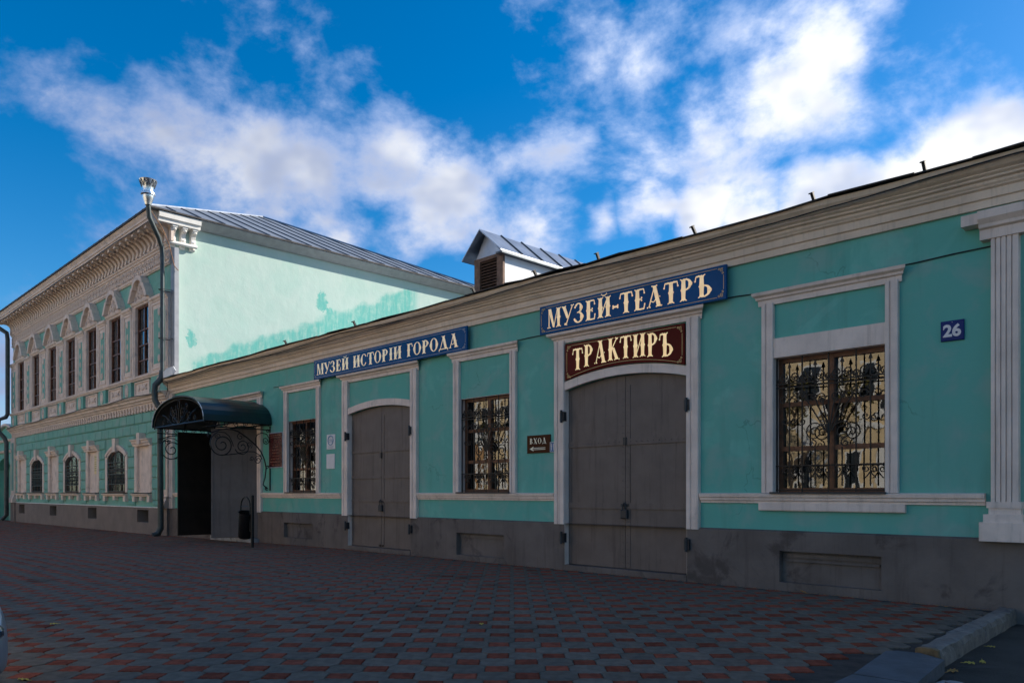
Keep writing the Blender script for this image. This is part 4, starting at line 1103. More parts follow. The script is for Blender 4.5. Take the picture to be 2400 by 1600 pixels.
# ================================================================== CANOPY over the entrance
def build_canopy():
    A = thing('entrance_canopy', 'dark green barrel-vaulted metal canopy on scrolled iron brackets above the open door', 'canopy', (-23.55, 0, 3.5))
    x0, x1, zs, rise, yf = -25.50, -21.60, 3.55, .84, -2.05
    N = 20
    top = [(-23.55 + 1.95 * math.cos(R(180 - 180 * k / N)), zs + rise * (math.sin(R(180 * k / N)) ** .82)) for k in range(N + 1)]
    low = [(-23.55 + (p[0] + 23.55) * .985, zs + (p[1] - zs) * .975) for p in top]
    MB().strip(low, top, 'Y', yf - .06, -.02).build('roof_sheet', 'canopy_green', A, smooth=True)
    low2 = [(-23.55 + (p[0] + 23.55) * .965, zs + (p[1] - zs) * .955) for p in top]
    MB().strip(low2, [(q[0], q[1] - .003) for q in low], 'Y', yf + .02, -.03).build('lining', 'canopy_lining', A)
    # worn white rim in broken lengths
    k0 = [(0, 8), (9, 15), (16, 18), (18.3, 19.4)]
    for (a, b) in k0:
        pts = []
        for t in range(7):
            f = a + (b - a) * t / 6; i = min(int(f), N - 1); g = f - i
            pts.append((top[i][0] * (1-g) + top[i+1][0] * g, yf - .065, top[i][1] * (1-g) + top[i+1][1] * g + .004))
        MB().tube(pts, .012, 5).build('rim_strip', 'worn_white' if a > 10 or a == 0 else 'iron_paint', A)
    for y in (yf, -1.1, -.1):
        pts = [(p[0], y, p[1] - .05) for p in low2]
        MB().tube(pts, .022, 5).build('hoop', 'black_iron', A)
        MB().tube([(x0 + .08, y, zs), (x1 - .08, y, zs)], .024, 5).build('tie_bar', 'black_iron', A)
    for x in (x0 + .08, x1 - .08): MB().tube([(x, yf, zs), (x, 0, zs)], .024, 5).build('side_rail', 'black_iron', A)
    # lunette scrollwork
    mb = MB(); c = -23.55; y = yf + .02
    def P(pts): return [(c + x, y, zs + z) for x, z in pts]
    for sg in (-1, 1):
        mb.tube(P(spiral(sg * .28, .30, .22, .04, R(-90), sg * 1.7, 22)), .016, 5); mb.tube(P(spiral(sg * .78, .20, .16, .03, R(-90), -sg * 1.6, 18)), .015, 5)
        mb.tube(P(spiral(sg * 1.15, .13, .11, .03, R(-90), sg * 1.5, 14)), .014, 5); mb.tube(P(spiral(sg * .55, .48, .12, .03, R(0), sg * 1.4, 14)), .014, 5)
        for k in range(3): mb.tube(P([(sg * .04, .02), (sg * (.15 + .14 * k), .25), (sg * (.22 + .22 * k), .58 - .10 * k)]), .014, 5)
        mb.tube(P([(sg * .05, .0), (sg * .5, .04), (sg * 1.0, .30), (sg * 1.25, .36)]), .014, 5)
    mb.tube([(c + .09 * math.cos(t * math.pi / 7), y, zs + .60 + .13 * math.sin(t * math.pi / 7)) for t in range(14)], .02, 5, closed=True)
    mb.tube(P([(0, 0), (0, .46)]), .018, 5)
    mb.build('lunette_scrollwork', 'black_iron', A)
    # side brackets
    def br():
        mb = MB()
        def Q(pts): return [(0, yy, z) for yy, z in pts]
        def m(px, py): return (-1.95 + 1.95 * (px - 1170) / 870, 3.39 - (py - 760) * .00181)
        def sp(px, py, r0, r1, a0, tr, n=20): yy, z = m(px, py); return Q(spiral(yy, z, r0, r1, R(a0), tr, n))
        mb.tube(Q([(-1.98, 3.39), (0, 3.39)]), .018, 5); mb.tube(Q([(-.02, 3.5), (-.02, 1.55)]), .02, 5)
        main = [m(*p) for p in ((1170, 860), (1230, 855), (1330, 805), (1420, 785), (1500, 788), (1580, 815), (1700, 905), (1830, 1030), (1900, 1130), (1950, 1260), (1975, 1400), (1960, 1560), (1930, 1680), (1990, 1740))]
        mb.tube(Q(main), .02, 5)
        mb.tube(sp(1365, 1040, .38, .05, 110, 2.1, 40), .017, 5); mb.tube(sp(1640, 1060, .24, .04, 200, 1.9, 30), .015, 5)
        mb.tube(sp(1310, 905, .09, .02, 160, 1.4), .012, 5); mb.tube(sp(1610, 900, .12, .02, 0, 1.4), .013, 5)
        mb.tube(sp(1735, 1030, .10, .02, -60, 1.4), .012, 5)
        mb.tube(Q([m(*p) for p in ((1310, 835), (1400, 845), (1460, 900), (1505, 1010), (1515, 1060))]), .013, 5)
        mb.tube(Q([m(*p) for p in ((1400, 1205), (1550, 1180), (1700, 1135), (1800, 1135), (1890, 1190), (1915, 1260))]), .014, 5)
        mb.tube(sp(1860, 1270, .13, .025, 60, 1.5), .013, 5); mb.tube(sp(1770, 1245, .07, .02, 200, 1.3), .011, 5)
        mb.tube(Q([m(*p) for p in ((1830, 1010), (1820, 920), (1850, 850), (1910, 815), (1980, 830), (2020, 900), (2010, 970))]), .014, 5)
        mb.tube(sp(1970, 940, .12, .025, 30, -1.6), .013, 5); mb.tube(sp(2000, 780, .06, .02, 0, 1.3), .011, 5)
        for k in range(5): mb.tube(sp(1290 + k * 130, 712, .085, .02, 0 if k % 2 else 180, 1.4 if k % 2 else -1.4, 14), .011, 5)
        mb.tube(sp(1995, 1385, .05, .02, 0, 1.3), .012, 5); mb.tube(sp(1985, 1745, .06, .02, 90, 1.4), .012, 5)
        mb.tube(sp(1190, 700, .07, .02, 0, 1.3), .011, 5); mb.tube(sp(1200, 905, .08, .02, 90, 1.4), .011, 5)
        return mb.mesh('bracket', 'black_iron', recalc=False)
    me = br()
    for x in (-25.42, -21.72): link('bracket', me, A, loc=(x, 0, 0))
build_canopy()

# ================================================================== SIGNS
def stem(x, w=.225, y0=0.0, y1=1.0):
    h = w / 2; H = y1 - y0; m = (y0 + y1) / 2
    L = [(-h - .075, y0 - .015), (-h - .06, y0 + .045), (-h - .02, y0 + .035), (-h + .005, y0 + .10), (-h + .012, y0 + .16), (-h, m - .10), (-h - .012, m - .05), (-h - .05, m), (-h - .012, m + .05), (-h, m + .10), (-h + .012, y1 - .16), (-h + .005, y1 - .10), (-h - .02, y1 - .035), (-h - .06, y1 - .045), (-h - .075, y1 + .015),
         (-h + .0, y1 - .005), (-.03, y1 - .03), (0, y1 + .01)]
    Rr = [(-p[0], p[1]) for p in L[::-1][1:]]
    bot = [(h, y0 + .005), (.03, y0 + .03), (0, y0 - .01), (-.03, y0 + .03), (-h, y0 + .005)]
    return [[(x + p[0], p[1]) for p in L + Rr + bot]]
def bar(p, q, w):
    a = Vector(p); b = Vector(q); d = (b - a).normalized(); n = Vector((-d.y, d.x)) * w / 2
    return [[tuple(a + n), tuple(b + n), tuple(b - n), tuple(a - n)]]
def dot(x, y, r): return [[(x + r * math.cos(k * math.pi / 5), y + r * math.sin(k * math.pi / 5)) for k in range(10)]]
def para(xt0, xt1, yt, xb0, xb1, yb): return [[(xt0, yt), (xt1, yt), (xb1, yb), (xb0, yb)]]
def bow(cx, cy, rx, ry, a0, a1, w0, w1, n=16):
    """crescent stroke: w1 thick at the sides, w0 at top and bottom"""
    polys = []; pr = None
    for k in range(n + 1):
        a = R(a0 + (a1 - a0) * k / n); c, s = math.cos(a), math.sin(a)
        t = w0 + (w1 - w0) * abs(c) ** 1.6; sp = .04 * max(0, abs(c) - .93) / .07
        o = (cx + (rx + sp) * c, cy + ry * s); i = (cx + (rx - t) * c, cy + (ry - min(t, w0 + (w1 - w0) * .25)) * s)
        if pr: polys.append([pr[0], o, i, pr[1]])
        pr = (o, i)
    return polys
def drop(x, s, y=.95): return bar((x, y), (x + s * .035, y - .17), .05) + dot(x + s * .045, y - .20, .045)
def foot(x, y, s): return dot(x + s * .05, y, .035)
def I_(x): return stem(x)
GLY = {
 'М': (.98, lambda: bar((.12, 0), (.12, 1), .06) + foot(.04, .03, 0) + foot(.20, .03, 0) + para(.06, .27, 1, .40, .52, .02) + bar((.47, .05), (.72, .98), .05) + stem(.80, .19)),
 'У': (.80, lambda: para(.02, .24, .98, .33, .50, .34) + bar((.74, .98), (.30, .03), .06) + foot(.02, .97, 0) + foot(.26, .97, 0) + foot(.66, .97, 0) + foot(.80, .97, 0) + dot(.24, .05, .06) + dot(.34, .0, .03)),
 'З': (.68, lambda: bow(.28, .75, .27, .25, 150, -85, .06, .18) + bow(.28, .27, .33, .28, 85, -150, .06, .20) + dot(.07, .80, .055) + dot(.03, .19, .06) + bar((.2, .52), (.36, .52), .05)),
 'Е': (.72, lambda: stem(.22) + bar((.25, .965), (.58, .965), .06) + drop(.58, 1, .975) + bar((.28, .50), (.46, .50), .05) + dot(.47, .56, .045) + dot(.47, .44, .045) + bar((.25, .03), (.60, .03), .07) + bar((.60, .0), (.65, .22), .06) + dot(.655, .25, .04)),
 'И': (.92, lambda: stem(.22) + stem(.70) + bar((.28, .12), (.64, .88), .055)),
 'Т': (.80, lambda: stem(.40) + bar((.06, .955), (.74, .955), .07) + drop(.07, -1, .96) + drop(.73, 1, .96)),
 'А': (.90, lambda: bar((.44, .98), (.12, .02), .06) + para(.32, .52, 1.0, .58, .80, .0) + bar((.22, .31), (.38, .23), .045) + bar((.38, .23), (.56, .40), .045) + foot(.04, .02, 0) + foot(.19, .02, 0) + foot(.55, .02, 0) + foot(.84, .02, 0) + foot(.30, .99, 0) + foot(.56, .99, 0) + dot(.74, .45, .03)),
 'Р': (.76, lambda: stem(.22) + bow(.30, .73, .36, .27, 90, -90, .055, .17) + bar((.2, .975), (.32, .975), .05)),
 'Ъ': (.95, lambda: stem(.36) + bar((.07, .955), (.36, .955), .07) + drop(.07, -1, .96) + bow(.48, .27, .36, .27, 90, -90, .055, .19) + bar((.36, .515), (.5, .515), .05) + bar((.36, .025), (.5, .025), .05)),
 'С': (.74, lambda: bow(.40, .5, .36, .50, 52, 308, .05, .20) + dot(.62, .80, .06) + dot(.62, .20, .06)),
 'О': (.82, lambda: bow(.40, .5, .37, .50, 0, 360, .05, .19, 28)),
 'I': (.44, lambda: stem(.22)),
 'Г': (.66, lambda: stem(.22) + bar((.2, .955), (.56, .955), .07) + drop(.56, 1, .965)),
 'Д': (.92, lambda: bar((.46, .98), (.16, .06), .06) + para(.34, .54, 1.0, .58, .80, .04) + bar((.05, .05), (.87, .05), .065) + bar((.07, .05), (.05, -.10), .06) + bar((.85, .05), (.87, -.10), .06) + foot(.32, .99, 0) + foot(.58, .99, 0)),
 'К': (.84, lambda: stem(.22) + bar((.30, .48), (.66, .96), .06) + dot(.70, .95, .05) + dot(.60, .98, .035) + para(.33, .50, .56, .58, .80, .02) + foot(.54, .02, 0) + foot(.84, .02, 0)),
 '-': (.40, lambda: bar((.06, .40), (.34, .40), .09) + dot(.06, .45, .05) + dot(.06, .35, .05) + dot(.34, .45, .05) + dot(.34, .35, .05)),
 ' ': (.42, lambda: []),
}
GLY['В'] = (.72, lambda: stem(.22) + bow(.30, .75, .28, .25, 90, -90, .055, .17) + bow(.30, .27, .34, .27, 90, -90, .055, .18) + bar((.2, .975), (.32, .975), .05) + bar((.2, .025), (.32, .025), .05) + bar((.2, .52), (.34, .52), .05))
GLY['Х'] = (.86, lambda: para(.06, .30, 1.0, .56, .80, .0) + bar((.72, .98), (.14, .02), .06) + foot(.04, .97, 0) + foot(.32, .97, 0) + foot(.64, .97, 0) + foot(.80, .97, 0) + foot(.06, .03, 0) + foot(.22, .03, 0) + foot(.54, .03, 0) + foot(.82, .03, 0))
GLY['Й'] = (.92, lambda: GLY['И'][1]() + bow(.46, 1.14, .15, .10, 195, 345, .05, .05, 8) + dot(.31, 1.14, .035) + dot(.61, 1.14, .035))

def lettering(parent, text, x0, x1, zf, h, y, mat='gold_film', gap=.05, slope=None):
    tot = sum(GLY[c][0] + gap for c in text) - gap; sx = (x1 - x0) / tot; x = x0
    for c in text:
        w, fn = GLY[c]
        polys = fn()
        if polys:
            mb = MB(); hh = h(x) if callable(h) else h; zz = zf(x + w * sx / 2) if callable(zf) else zf
            for k, p in enumerate(polys):
                i = len(mb.v); yo = y - .0004 * (k % 12)
                mb.v += [(x + q[0] * sx, yo, zz + q[1] * hh) for q in p]; mb.f.append(tuple(range(i, i + len(p))))
            me = bpy.data.meshes.new('letter'); me.from_pydata(mb.v, [], mb.f)
            bm = bmesh.new(); bm.from_mesh(me)
            for f in bm.faces:
                if f.normal.y > 0: f.normal_flip()
            bmesh.ops.triangulate(bm, faces=bm.faces[:], ngon_method='EAR_CLIP'); bm.to_mesh(me); bm.free()
            me.materials.append(MATS[mat]); link('letter', me, parent)
        x += (w + gap) * sx

def sign_frame(parent, x0, x1, z0, z1, y, mat, corners=True, bottom=None):
    """thin printed border with scrolled corners"""
    mb = MB(); e = .045; k = .12; r = .0045
    def t(pts): mb.tube([(p[0], y, p[1]) for p in pts], r, 4)
    t([(x0 + e + k, z1 - e), (x1 - e - k, z1 - e)]); t([(x0 + e, z0 + e + k), (x0 + e, z1 - e - k)]); t([(x1 - e, z0 + e + k), (x1 - e, z1 - e - k)])
    if bottom: t(bottom)
    else: t([(x0 + e + k, z0 + e), (x1 - e - k, z0 + e)])
    for cx, sx in ((x0 + e, 1), (x1 - e, -1)):
        for cz, sz in ((z0 + e, 1), (z1 - e, -1)):
            t(spiral(cx + sx * .035, cz + sz * .035, .034, .008, R(225 if sx * sz > 0 else 315) + (0 if sz > 0 else math.pi * (1 if 1 else 0)), sx * sz * 1.6, 14))
            t(spiral(cx + sx * .085, cz + sz * .018, .02, .005, R(180 if sx > 0 else 0), sx * sz * 1.3, 9)); t(spiral(cx + sx * .018, cz + sz * .085, .02, .005, R(-90 if sz > 0 else 90), -sx * sz * 1.3, 9))
    return mb.build('border', mat, parent, recalc=False)

def board(name, label, cat, x0, x1, z0, z1, y0, y1, mat):
    A = thing(name, label, cat, ((x0 + x1) / 2, (y0 + y1) / 2, z0))
    MB().cbox(x0, x1, y0, y1, z0, z1, .006).build('board', mat, A)
    return A
S1 = board('shop_sign', 'long blue sign with gold letters above the narrower grey gate', 'sign', -18.98, -12.59, 4.615, 5.145, -.14, -.095, 'blue_sign')
lettering(S1, 'МУЗЕЙ ИСТОРIИ ГОРОДА', -18.81, -12.86, 4.725, .305, -.1435)
sign_frame(S1, -18.98, -12.59, 4.615, 5.145, -.1415, 'grey_print')
S2 = board('shop_sign', 'blue sign with gold letters above the wider gate and red board', 'sign', -10.41, -6.31, 4.615, 5.175, -.14, -.095, 'blue_sign')
lettering(S2, 'МУЗЕЙ-ТЕАТРЪ', -10.20, -6.54, 4.715, .372, -.1435)
sign_frame(S2, -10.41, -6.31, 4.615, 5.175, -.1415, 'plaque_yellow')
# tavern board with the arched foot
S3 = thing('shop_sign', 'dark red arched sign with gold letters directly over the wide gate', 'sign', (-8.46, -.05, 3.65))
B3 = seg_arch(-9.79, -7.12, 3.655, .16, 16)
MB().extr([(-9.79, 4.36)] + B3 + [(-7.12, 4.36)], 'Y', -.085, -.045).build('board', 'red_sign', S3)
lettering(S3, 'ТРАКТИРЪ', -9.60, -7.32, lambda x: 3.775 + .14 * (1 - ((x + 8.455) / 1.33) ** 2), lambda x: .41, -.0885)
sign_frame(S3, -9.79, -7.12, 3.655, 4.36, -.0865, 'plaque_yellow', bottom=[(p[0] * .92 - 8.455 * .08, p[1] + .055) for p in B3])

def text_mesh(parent, txt, x, z, size, y, mat, name='lettering', align='CENTER', bold=0.0, xs=1.0):
    cu = bpy.data.curves.new('txt', 'FONT'); cu.body = txt; cu.size = size; cu.align_x = align; cu.offset = bold
    o = bpy.data.objects.new('txt', cu); col.objects.link(o)
    bpy.context.view_layer.update()
    me = bpy.data.meshes.new_from_object(o.evaluated_get(bpy.context.evaluated_depsgraph_get()))
    bpy.data.objects.remove(o); bpy.data.curves.remove(cu)
    me.transform(Matrix.Translation((x, y, z)) @ Matrix.Rotation(R(90), 4, 'X') @ Matrix.Diagonal((xs, 1, 1, 1)))
    me.materials.clear(); me.materials.append(MATS[mat])
    return link(name, me, parent)

V = board('direction_sign', 'small brown entrance sign with left arrow beside the wide gate', 'sign', -10.87, -10.235, 2.29, 2.65, -.03, -.005, 'brown_sign')
lettering(V, 'ВХОД', -10.79, -10.33, 2.475, .115, -.033, 'cream_print', gap=.14)
mb = MB()
for z in (2.392, 2.362): mb.box(-10.70, -10.36, -.034, -.030, z - .006, z + .006)
mb.extr([(-10.79, 2.377), (-10.68, 2.425), (-10.71, 2.377), (-10.68, 2.329)], 'Y', -.034, -.030)
mb.build('arrow', 'cream_print', V)
K = board('cafe_sign', 'tiny pale blue fork and knife sign next to the brown entrance sign', 'sign', -10.228, -10.092, 2.295, 2.492, -.035, -.008, 'pale_blue_sign')
mb = MB().box(-10.195, -10.183, -.04, -.036, 2.33, 2.40).box(-10.205, -10.173, -.04, -.036, 2.40, 2.412)
for x in (-10.203, -10.191, -10.179): mb.box(x - .003, x + .003, -.04, -.036, 2.412, 2.465)
mb.box(-10.14, -10.128, -.04, -.036, 2.33, 2.40).extr([(-10.145, 2.40), (-10.127, 2.40), (-10.127, 2.465), (-10.140, 2.45)], 'Y', -.04, -.036)
mb.build('fork_and_knife', 'white_print', K)
mb = MB()
for (a, b, c, d) in ((-10.228, -10.092, 2.484, 2.492), (-10.228, -10.092, 2.295, 2.302), (-10.228, -10.222, 2.302, 2.484)): mb.box(a, b, -.04, -.0355, c, d)
mb.build('border', 'white_print', K)
N26 = board('house_number', 'dark blue house number plate 26 on the turquoise wall near the corner pilaster', 'house number', -3.205, -2.927, 3.505, 3.772, -.03, -.004, 'plate_blue')
text_mesh(N26, '26', -3.068, 3.565, .215, -.033, 'white_print', bold=.008, xs=1.0)
MB().ball((-3.066, -.031, 3.748), .006, .004, .006).build('screw', 'rim_metal', N26)
PQ = thing('plaque', 'dark red institutional plaque with faint lettering beside the canopy', 'plaque', (-21.34, 0, 2.24))
MB().cbox(-21.77, -20.92, -.035, -.008, 2.235, 3.30, .006).build('frame', 'grey_print', PQ)
MB().box(-21.745, -20.945, -.039, -.0352, 2.26, 3.275).build('board', 'plaque_red', PQ)
for (w, z, hh) in ((.62, 3.20, .022), (.60, 3.14, .022), (.34, 2.85, .026), (.42, 2.76, .026), (.38, 2.67, .026), (.40, 2.58, .02), (.56, 2.49, .026), (.62, 2.40, .026), (.46, 2.31, .02)):
    x = -21.345 - w / 2; rp = random.Random(int(z * 100))
    while x < -21.345 + w / 2 - .02:                       # worn print, too faint to read
        d = rp.uniform(.06, .16); MB().box(x, min(x + d, -21.345 + w / 2), -.0405, -.0392, z, z + hh).build('print_line', 'plaque_text', PQ); x += d + .025
mb = MB().tube([(-21.345 + .085 * math.cos(t * math.pi / 8), -.041, 3.00 + .085 * math.sin(t * math.pi / 8)) for t in range(16)], .012, 4, closed=True)
mb.tube([(-21.40, -.041, 2.98), (-21.345, -.041, 3.03), (-21.29, -.041, 2.98)], .012, 4); mb.build('emblem', 'plaque_text', PQ)
NB = board('notice_plate', 'white notice plate with pale blue round logo between window and narrow gate', 'notice', -18.508, -18.09, 2.67, 3.077, -.02, -.003, 'white_print')
mb = MB().tube([(-18.30 + .13 * math.cos(R(a)), -.022, 2.905 + .12 * math.sin(R(a))) for a in range(-300, 40, 20)], .014, 4)
mb.tube([(-18.30 + .13 * math.cos(R(a)), -.022, 2.935 + .10 * math.sin(R(a))) for a in range(20, 170, 20)], .016, 4); mb.build('logo_ring', 'blue_print', NB)
text_mesh(NB, 'СТБ', -18.30, 2.865, .10, -.0225, 'blue_print', bold=.002)
for z, w in ((2.755, .30), (2.73, .26), (2.705, .28)): MB().box(-18.30 - w / 2, -18.30 + w / 2, -.0215, -.0202, z - .005, z + .005).build('print_line', 'grey_print', NB)
tag(MB().cbox(-18.52, -18.11, -.02, -.003, 2.14, 2.543, .004).build('blank_plate', 'white_print'), 'plain white plate fixed just below the round-logo notice', 'notice')
YP = board('wall_plaque', 'narrow ochre brass plaque in a blind niche of the mansion', 'plaque', -38.40, -37.95, 2.33, 3.18, .01, .039, 'plaque_yellow')
for k in range(7): MB().box(-38.33, -38.02, 0.006, .0095, 3.08 - k * .10, 3.10 - k * .10).build('print_line', 'brown_sign', YP)

# ================================================================== STREET FURNITURE AND SMALL THINGS
def build_bin():
    x, y = -20.03, -1.42; g = zg(x)
    A = thing('litter_bin', 'black tilted litter bin hanging in a hooped stand beside the entrance', 'litter bin', (x - .35, y, g))
    MB().tube([(x, y, g - .1), (x, y, g + 1.44)], .045, 10).build('post', 'black_iron', A)
    hx0, hx1 = x - .70, x - .13
    pts = [(hx0, y, g + .42), (hx0, y, g + 1.1)] + [((hx0 + hx1) / 2 + (hx1 - hx0) / 2 * math.cos(R(180 - a)), y, g + 1.1 + .29 * math.sin(R(a))) for a in range(20, 180, 20)] + [(hx1, y, g + 1.1), (hx1, y, g + .42)]
    MB().tube(pts, .022, 8).build('hoop', 'black_iron', A)
    MB().tube([(hx0, y, g + 1.13), (x, y, g + 1.13)], .012, 5).tube([(hx1, y, g + .44), (x, y, g + .44)], .014, 5).tube([(hx1, y, g + .95), (x, y, g + .95)], .014, 5).build('crossbar', 'black_iron', A)
    b = MB().lathe([(.165, 0), (.18, .02), (.20, .70), (.215, .71), (.215, .735), (.19, .735), (.17, .05)], (0, 0), 18)
    b.build('bucket', 'black_iron', A, smooth=True, loc=((hx0 + hx1) / 2 - .06, y, g + .26), rot=(R(4), R(17), 0))
build_bin()

def build_kerb():
    rnd = random.Random(5); mb = MB(); n = 26
    base = [(-.10, -.20), (.10, -.20), (.105, -.03), (.095, .03), (.05, .045), (-.06, .042), (-.09, .03), (-.10, -.05)]
    for k in range(n + 1):
        y = -.06 - 3.40 * k / n; x = -2.44 + .10 * k / n
        for (a, b) in base: mb.v.append((x + a + rnd.uniform(-.012, .012), y + rnd.uniform(-.01, .01), b + (rnd.uniform(-.014, .012) if b > -.1 else 0)))
    m = len(base)
    for k in range(n):
        for j in range(m): mb.f.append((k*m+j, k*m+(j+1) % m, (k+1)*m+(j+1) % m, (k+1)*m+j))
    mb.f.append(tuple(range(m))); mb.f.append(tuple(n*m+j for j in range(m)))
    A = thing('kerbstone', 'rough chipped concrete kerbstone running out from the building corner', 'kerb', (-2.39, -1.8, 0))
    mb.build('stone', 'kerb_paint', A)
    MB().extr([(-2.34 + a * 1.02, b * 1.02 + .001) for a, b in base], 'Y', -3.52, -3.45).build('ochre_end', 'ochre', A)
    def slab(pts, label, tilt):
        mb = MB(); i = 0
        lo = [(p[0], p[1], -.12) for p in pts]; hi = [(p[0], p[1], .012 + tilt * (p[0] + 2.3)) for p in pts]
        mb.v = lo + hi; n = len(pts)
        for k in range(n): mb.f.append((k, (k+1) % n, n + (k+1) % n, n + k))
        mb.f.append(tuple(range(n, 2*n))); mb.f.append(tuple(range(n-1, -1, -1)))
        tag(mb.build('concrete_slab', 'slab'), label, 'slab', 'concrete slabs along the pavement edge')
    slab([(-2.60, -3.79), (-2.53, -3.71), (-2.36, -3.63), (-2.12, -3.74), (-2.02, -4.82), (-2.30, -4.86), (-2.47, -4.90)], 'blue-grey concrete slab with rounded corner at the end of the kerbstone', -.04)
    slab([(-2.47, -4.925), (-2.02, -4.85), (-1.96, -5.95), (-2.45, -6.0)], 'second concrete slab, cut off by the bottom edge of the photo', -.03)
    slab([(-2.45, -6.03), (-1.96, -5.98), (-1.98, -7.1), (-2.44, -7.1)], 'third concrete slab of the pavement edge, nearest the viewer', -.02)
    # broken lump in the driveway beside the slab
    rk = MB().ball((-1.93, -4.35, -.13), .14, .32, .07, 10, 6); rk.v = [(a + rnd.uniform(-.015, .015), b + rnd.uniform(-.02, .02), c + rnd.uniform(-.012, .012)) for a, b, c in rk.v]
    tag(rk.build('concrete_lump', 'concrete'), 'broken concrete lump on the asphalt beside the slab', 'rubble')
build_kerb()

def build_leaves():
    rnd = random.Random(11); G = 'fallen leaves on the ground'
    lf = []
    for mat in ('leaf_yellow', 'leaf_orange'):
        pts = []
        for k in range(12):
            a = 2 * math.pi * k / 12; r = .036 * (1 + .35 * math.cos(3 * a) * .6 + (.25 if k == 0 else 0)); pts.append((r * math.cos(a), r * .7 * math.sin(a)))
        mb = MB(); mb.v = [(0, 0, .012)] + [(p[0], p[1], .004 + .012 * (i % 2)) for i, p in enumerate(pts)]
        mb.f = [(0, 1 + k, 1 + (k + 1) % 12) for k in range(12)]; mb.tube([(.036, 0, .008), (.075, .008, .012)], .002, 4)
        lf.append(mb.mesh('fallen_leaf', mat, recalc=False))
    sp = [(-6.40, -5.42, 0, 0, 'yellow leaf lying on red paver in the middle foreground', 1), (-2.16, -1.98, -.145, 0, 'pale leaf on asphalt halfway along the kerbstone', 1), (-2.10, -3.02, -.145, 0, 'yellow leaf on asphalt nearest the kerbstone middle', 1.2), (-2.03, -2.88, -.145, 0, 'curled yellow leaf next to the kerbstone, right of another leaf', 1),
          (-2.12, -3.50, -.145, 1, 'orange leaf at the ochre end of the kerbstone', 1.3), (-5.05, -.12, 0, 1, 'orange leaf against the plinth under the big window', 1.4), (-9.84, -8.85, 0, 0, 'yellow leaf on the left foreground pavers', 1), (-7.07, -9.76, 0, 0, 'yellow leaf at the lower left corner beside the car', 1.2), (-1.75, -2.4, -.145, 0, 'small leaf out on the driveway asphalt', .9)]
    for (x, y, z, m, lab, s) in sp:
        tag(link('fallen_leaf', lf[m], None, loc=(x, y, z + .004), rot=(rnd.uniform(-.2, .2), rnd.uniform(-.2, .2), rnd.uniform(0, 6)), scale=(s, s, s)), lab, 'leaf', G)
build_leaves()

def build_litter():
    # leaf dust and moss gathered along the foot of the walls
    rnd = random.Random(21); mb = MB()
    for k in range(2600):
        x = rnd.uniform(-29, -2.6); y = -.08 - abs(rnd.gauss(0, .06)); z = zg(x) + .002
        if any(a < x < b for a, b in [(DOOR[0], DOOR[1])]): y -= .25
        r = rnd.uniform(.004, .014); a = rnd.uniform(0, 6)
        i = len(mb.v)
        mb.v += [(x + r * math.cos(a + q), y + r * math.sin(a + q), z + rnd.uniform(0, .008)) for q in (0, 2.0, 4.1)]; mb.f.append((i, i+1, i+2))
    o = mb.build('leaf_litter', 'leaf_orange', recalc=False, kind='stuff'); tag(o, 'crumbled leaf litter along the foot of the museum wall', 'litter')
build_litter()

def build_cables():
    rnd = random.Random(9)
    def cable(pts, r, label, mat='cable'):
        tag(MB().tube(pts, r, 5).build('cable', mat), label, 'cable')
    pts = []; x = -2.6
    while x > -21.6:
        pts.append((x, -.02 - (.0 if 1 else 0), 4.63 + .025 * math.sin(x * 1.7) + rnd.uniform(-.012, .012))); x -= .45
    cable(pts, .009, 'thin dark cable running along the turquoise wall at window-crown height')
    pts = []; x = -1.92
    while x > -29.3:
        s = abs(math.sin((x + 2.4) * .42)); pts.append((x, -.392 + .03 * s, 5.625 - .075 * s + rnd.uniform(-.006, .006))); x -= .35
    cable(pts, .010, 'dark cable sagging along the beige cornice of the low building')
    pts = []; x = -14.5
    while x > -29.3:
        s = abs(math.sin((x + 13) * .3)); pts.append((x, -.385 + .05 * s, 5.60 - .10 * s)); x -= .4
    cable(pts, .008, 'second thin cable under the first on the left half of the cornice')
    pts = []; x = MX1 + .0
    while x > MX0: pts.append((x, -.40, 5.27 + .03 * math.sin(x * 1.1) + rnd.uniform(-.012, .012))); x -= .5
    cable(pts, .014, 'wavy cable lying along the belt cornice of the mansion')
    pts = []; x = MX1 + .2
    while x > MX0 - .3: pts.append((x, -.83 , 11.455 + .02 * math.sin(x * .9))); x -= .6
    cable(pts, .014, 'cable strung under the great cornice of the mansion')
    cable([(-28.95, -.9, 11.7), (-28.98, -.5, 11.2), (-29.12, -.2, 10.7), (-29.1, -.1, 10.3), (-29.06, -.02, 9.9), (-29.03, .12, 9.75)], .016, 'frayed reddish cable hanging at the mansion corner beside the downpipe', 'rope')
    cable([(-29.02, -.45, 5.62), (-28.7, -.42, 5.5), (-28.95, -.30, 5.25), (-29.2, -.3, 5.0)], .010, 'loose loop of cable where downpipe meets the low cornice')
build_cables()

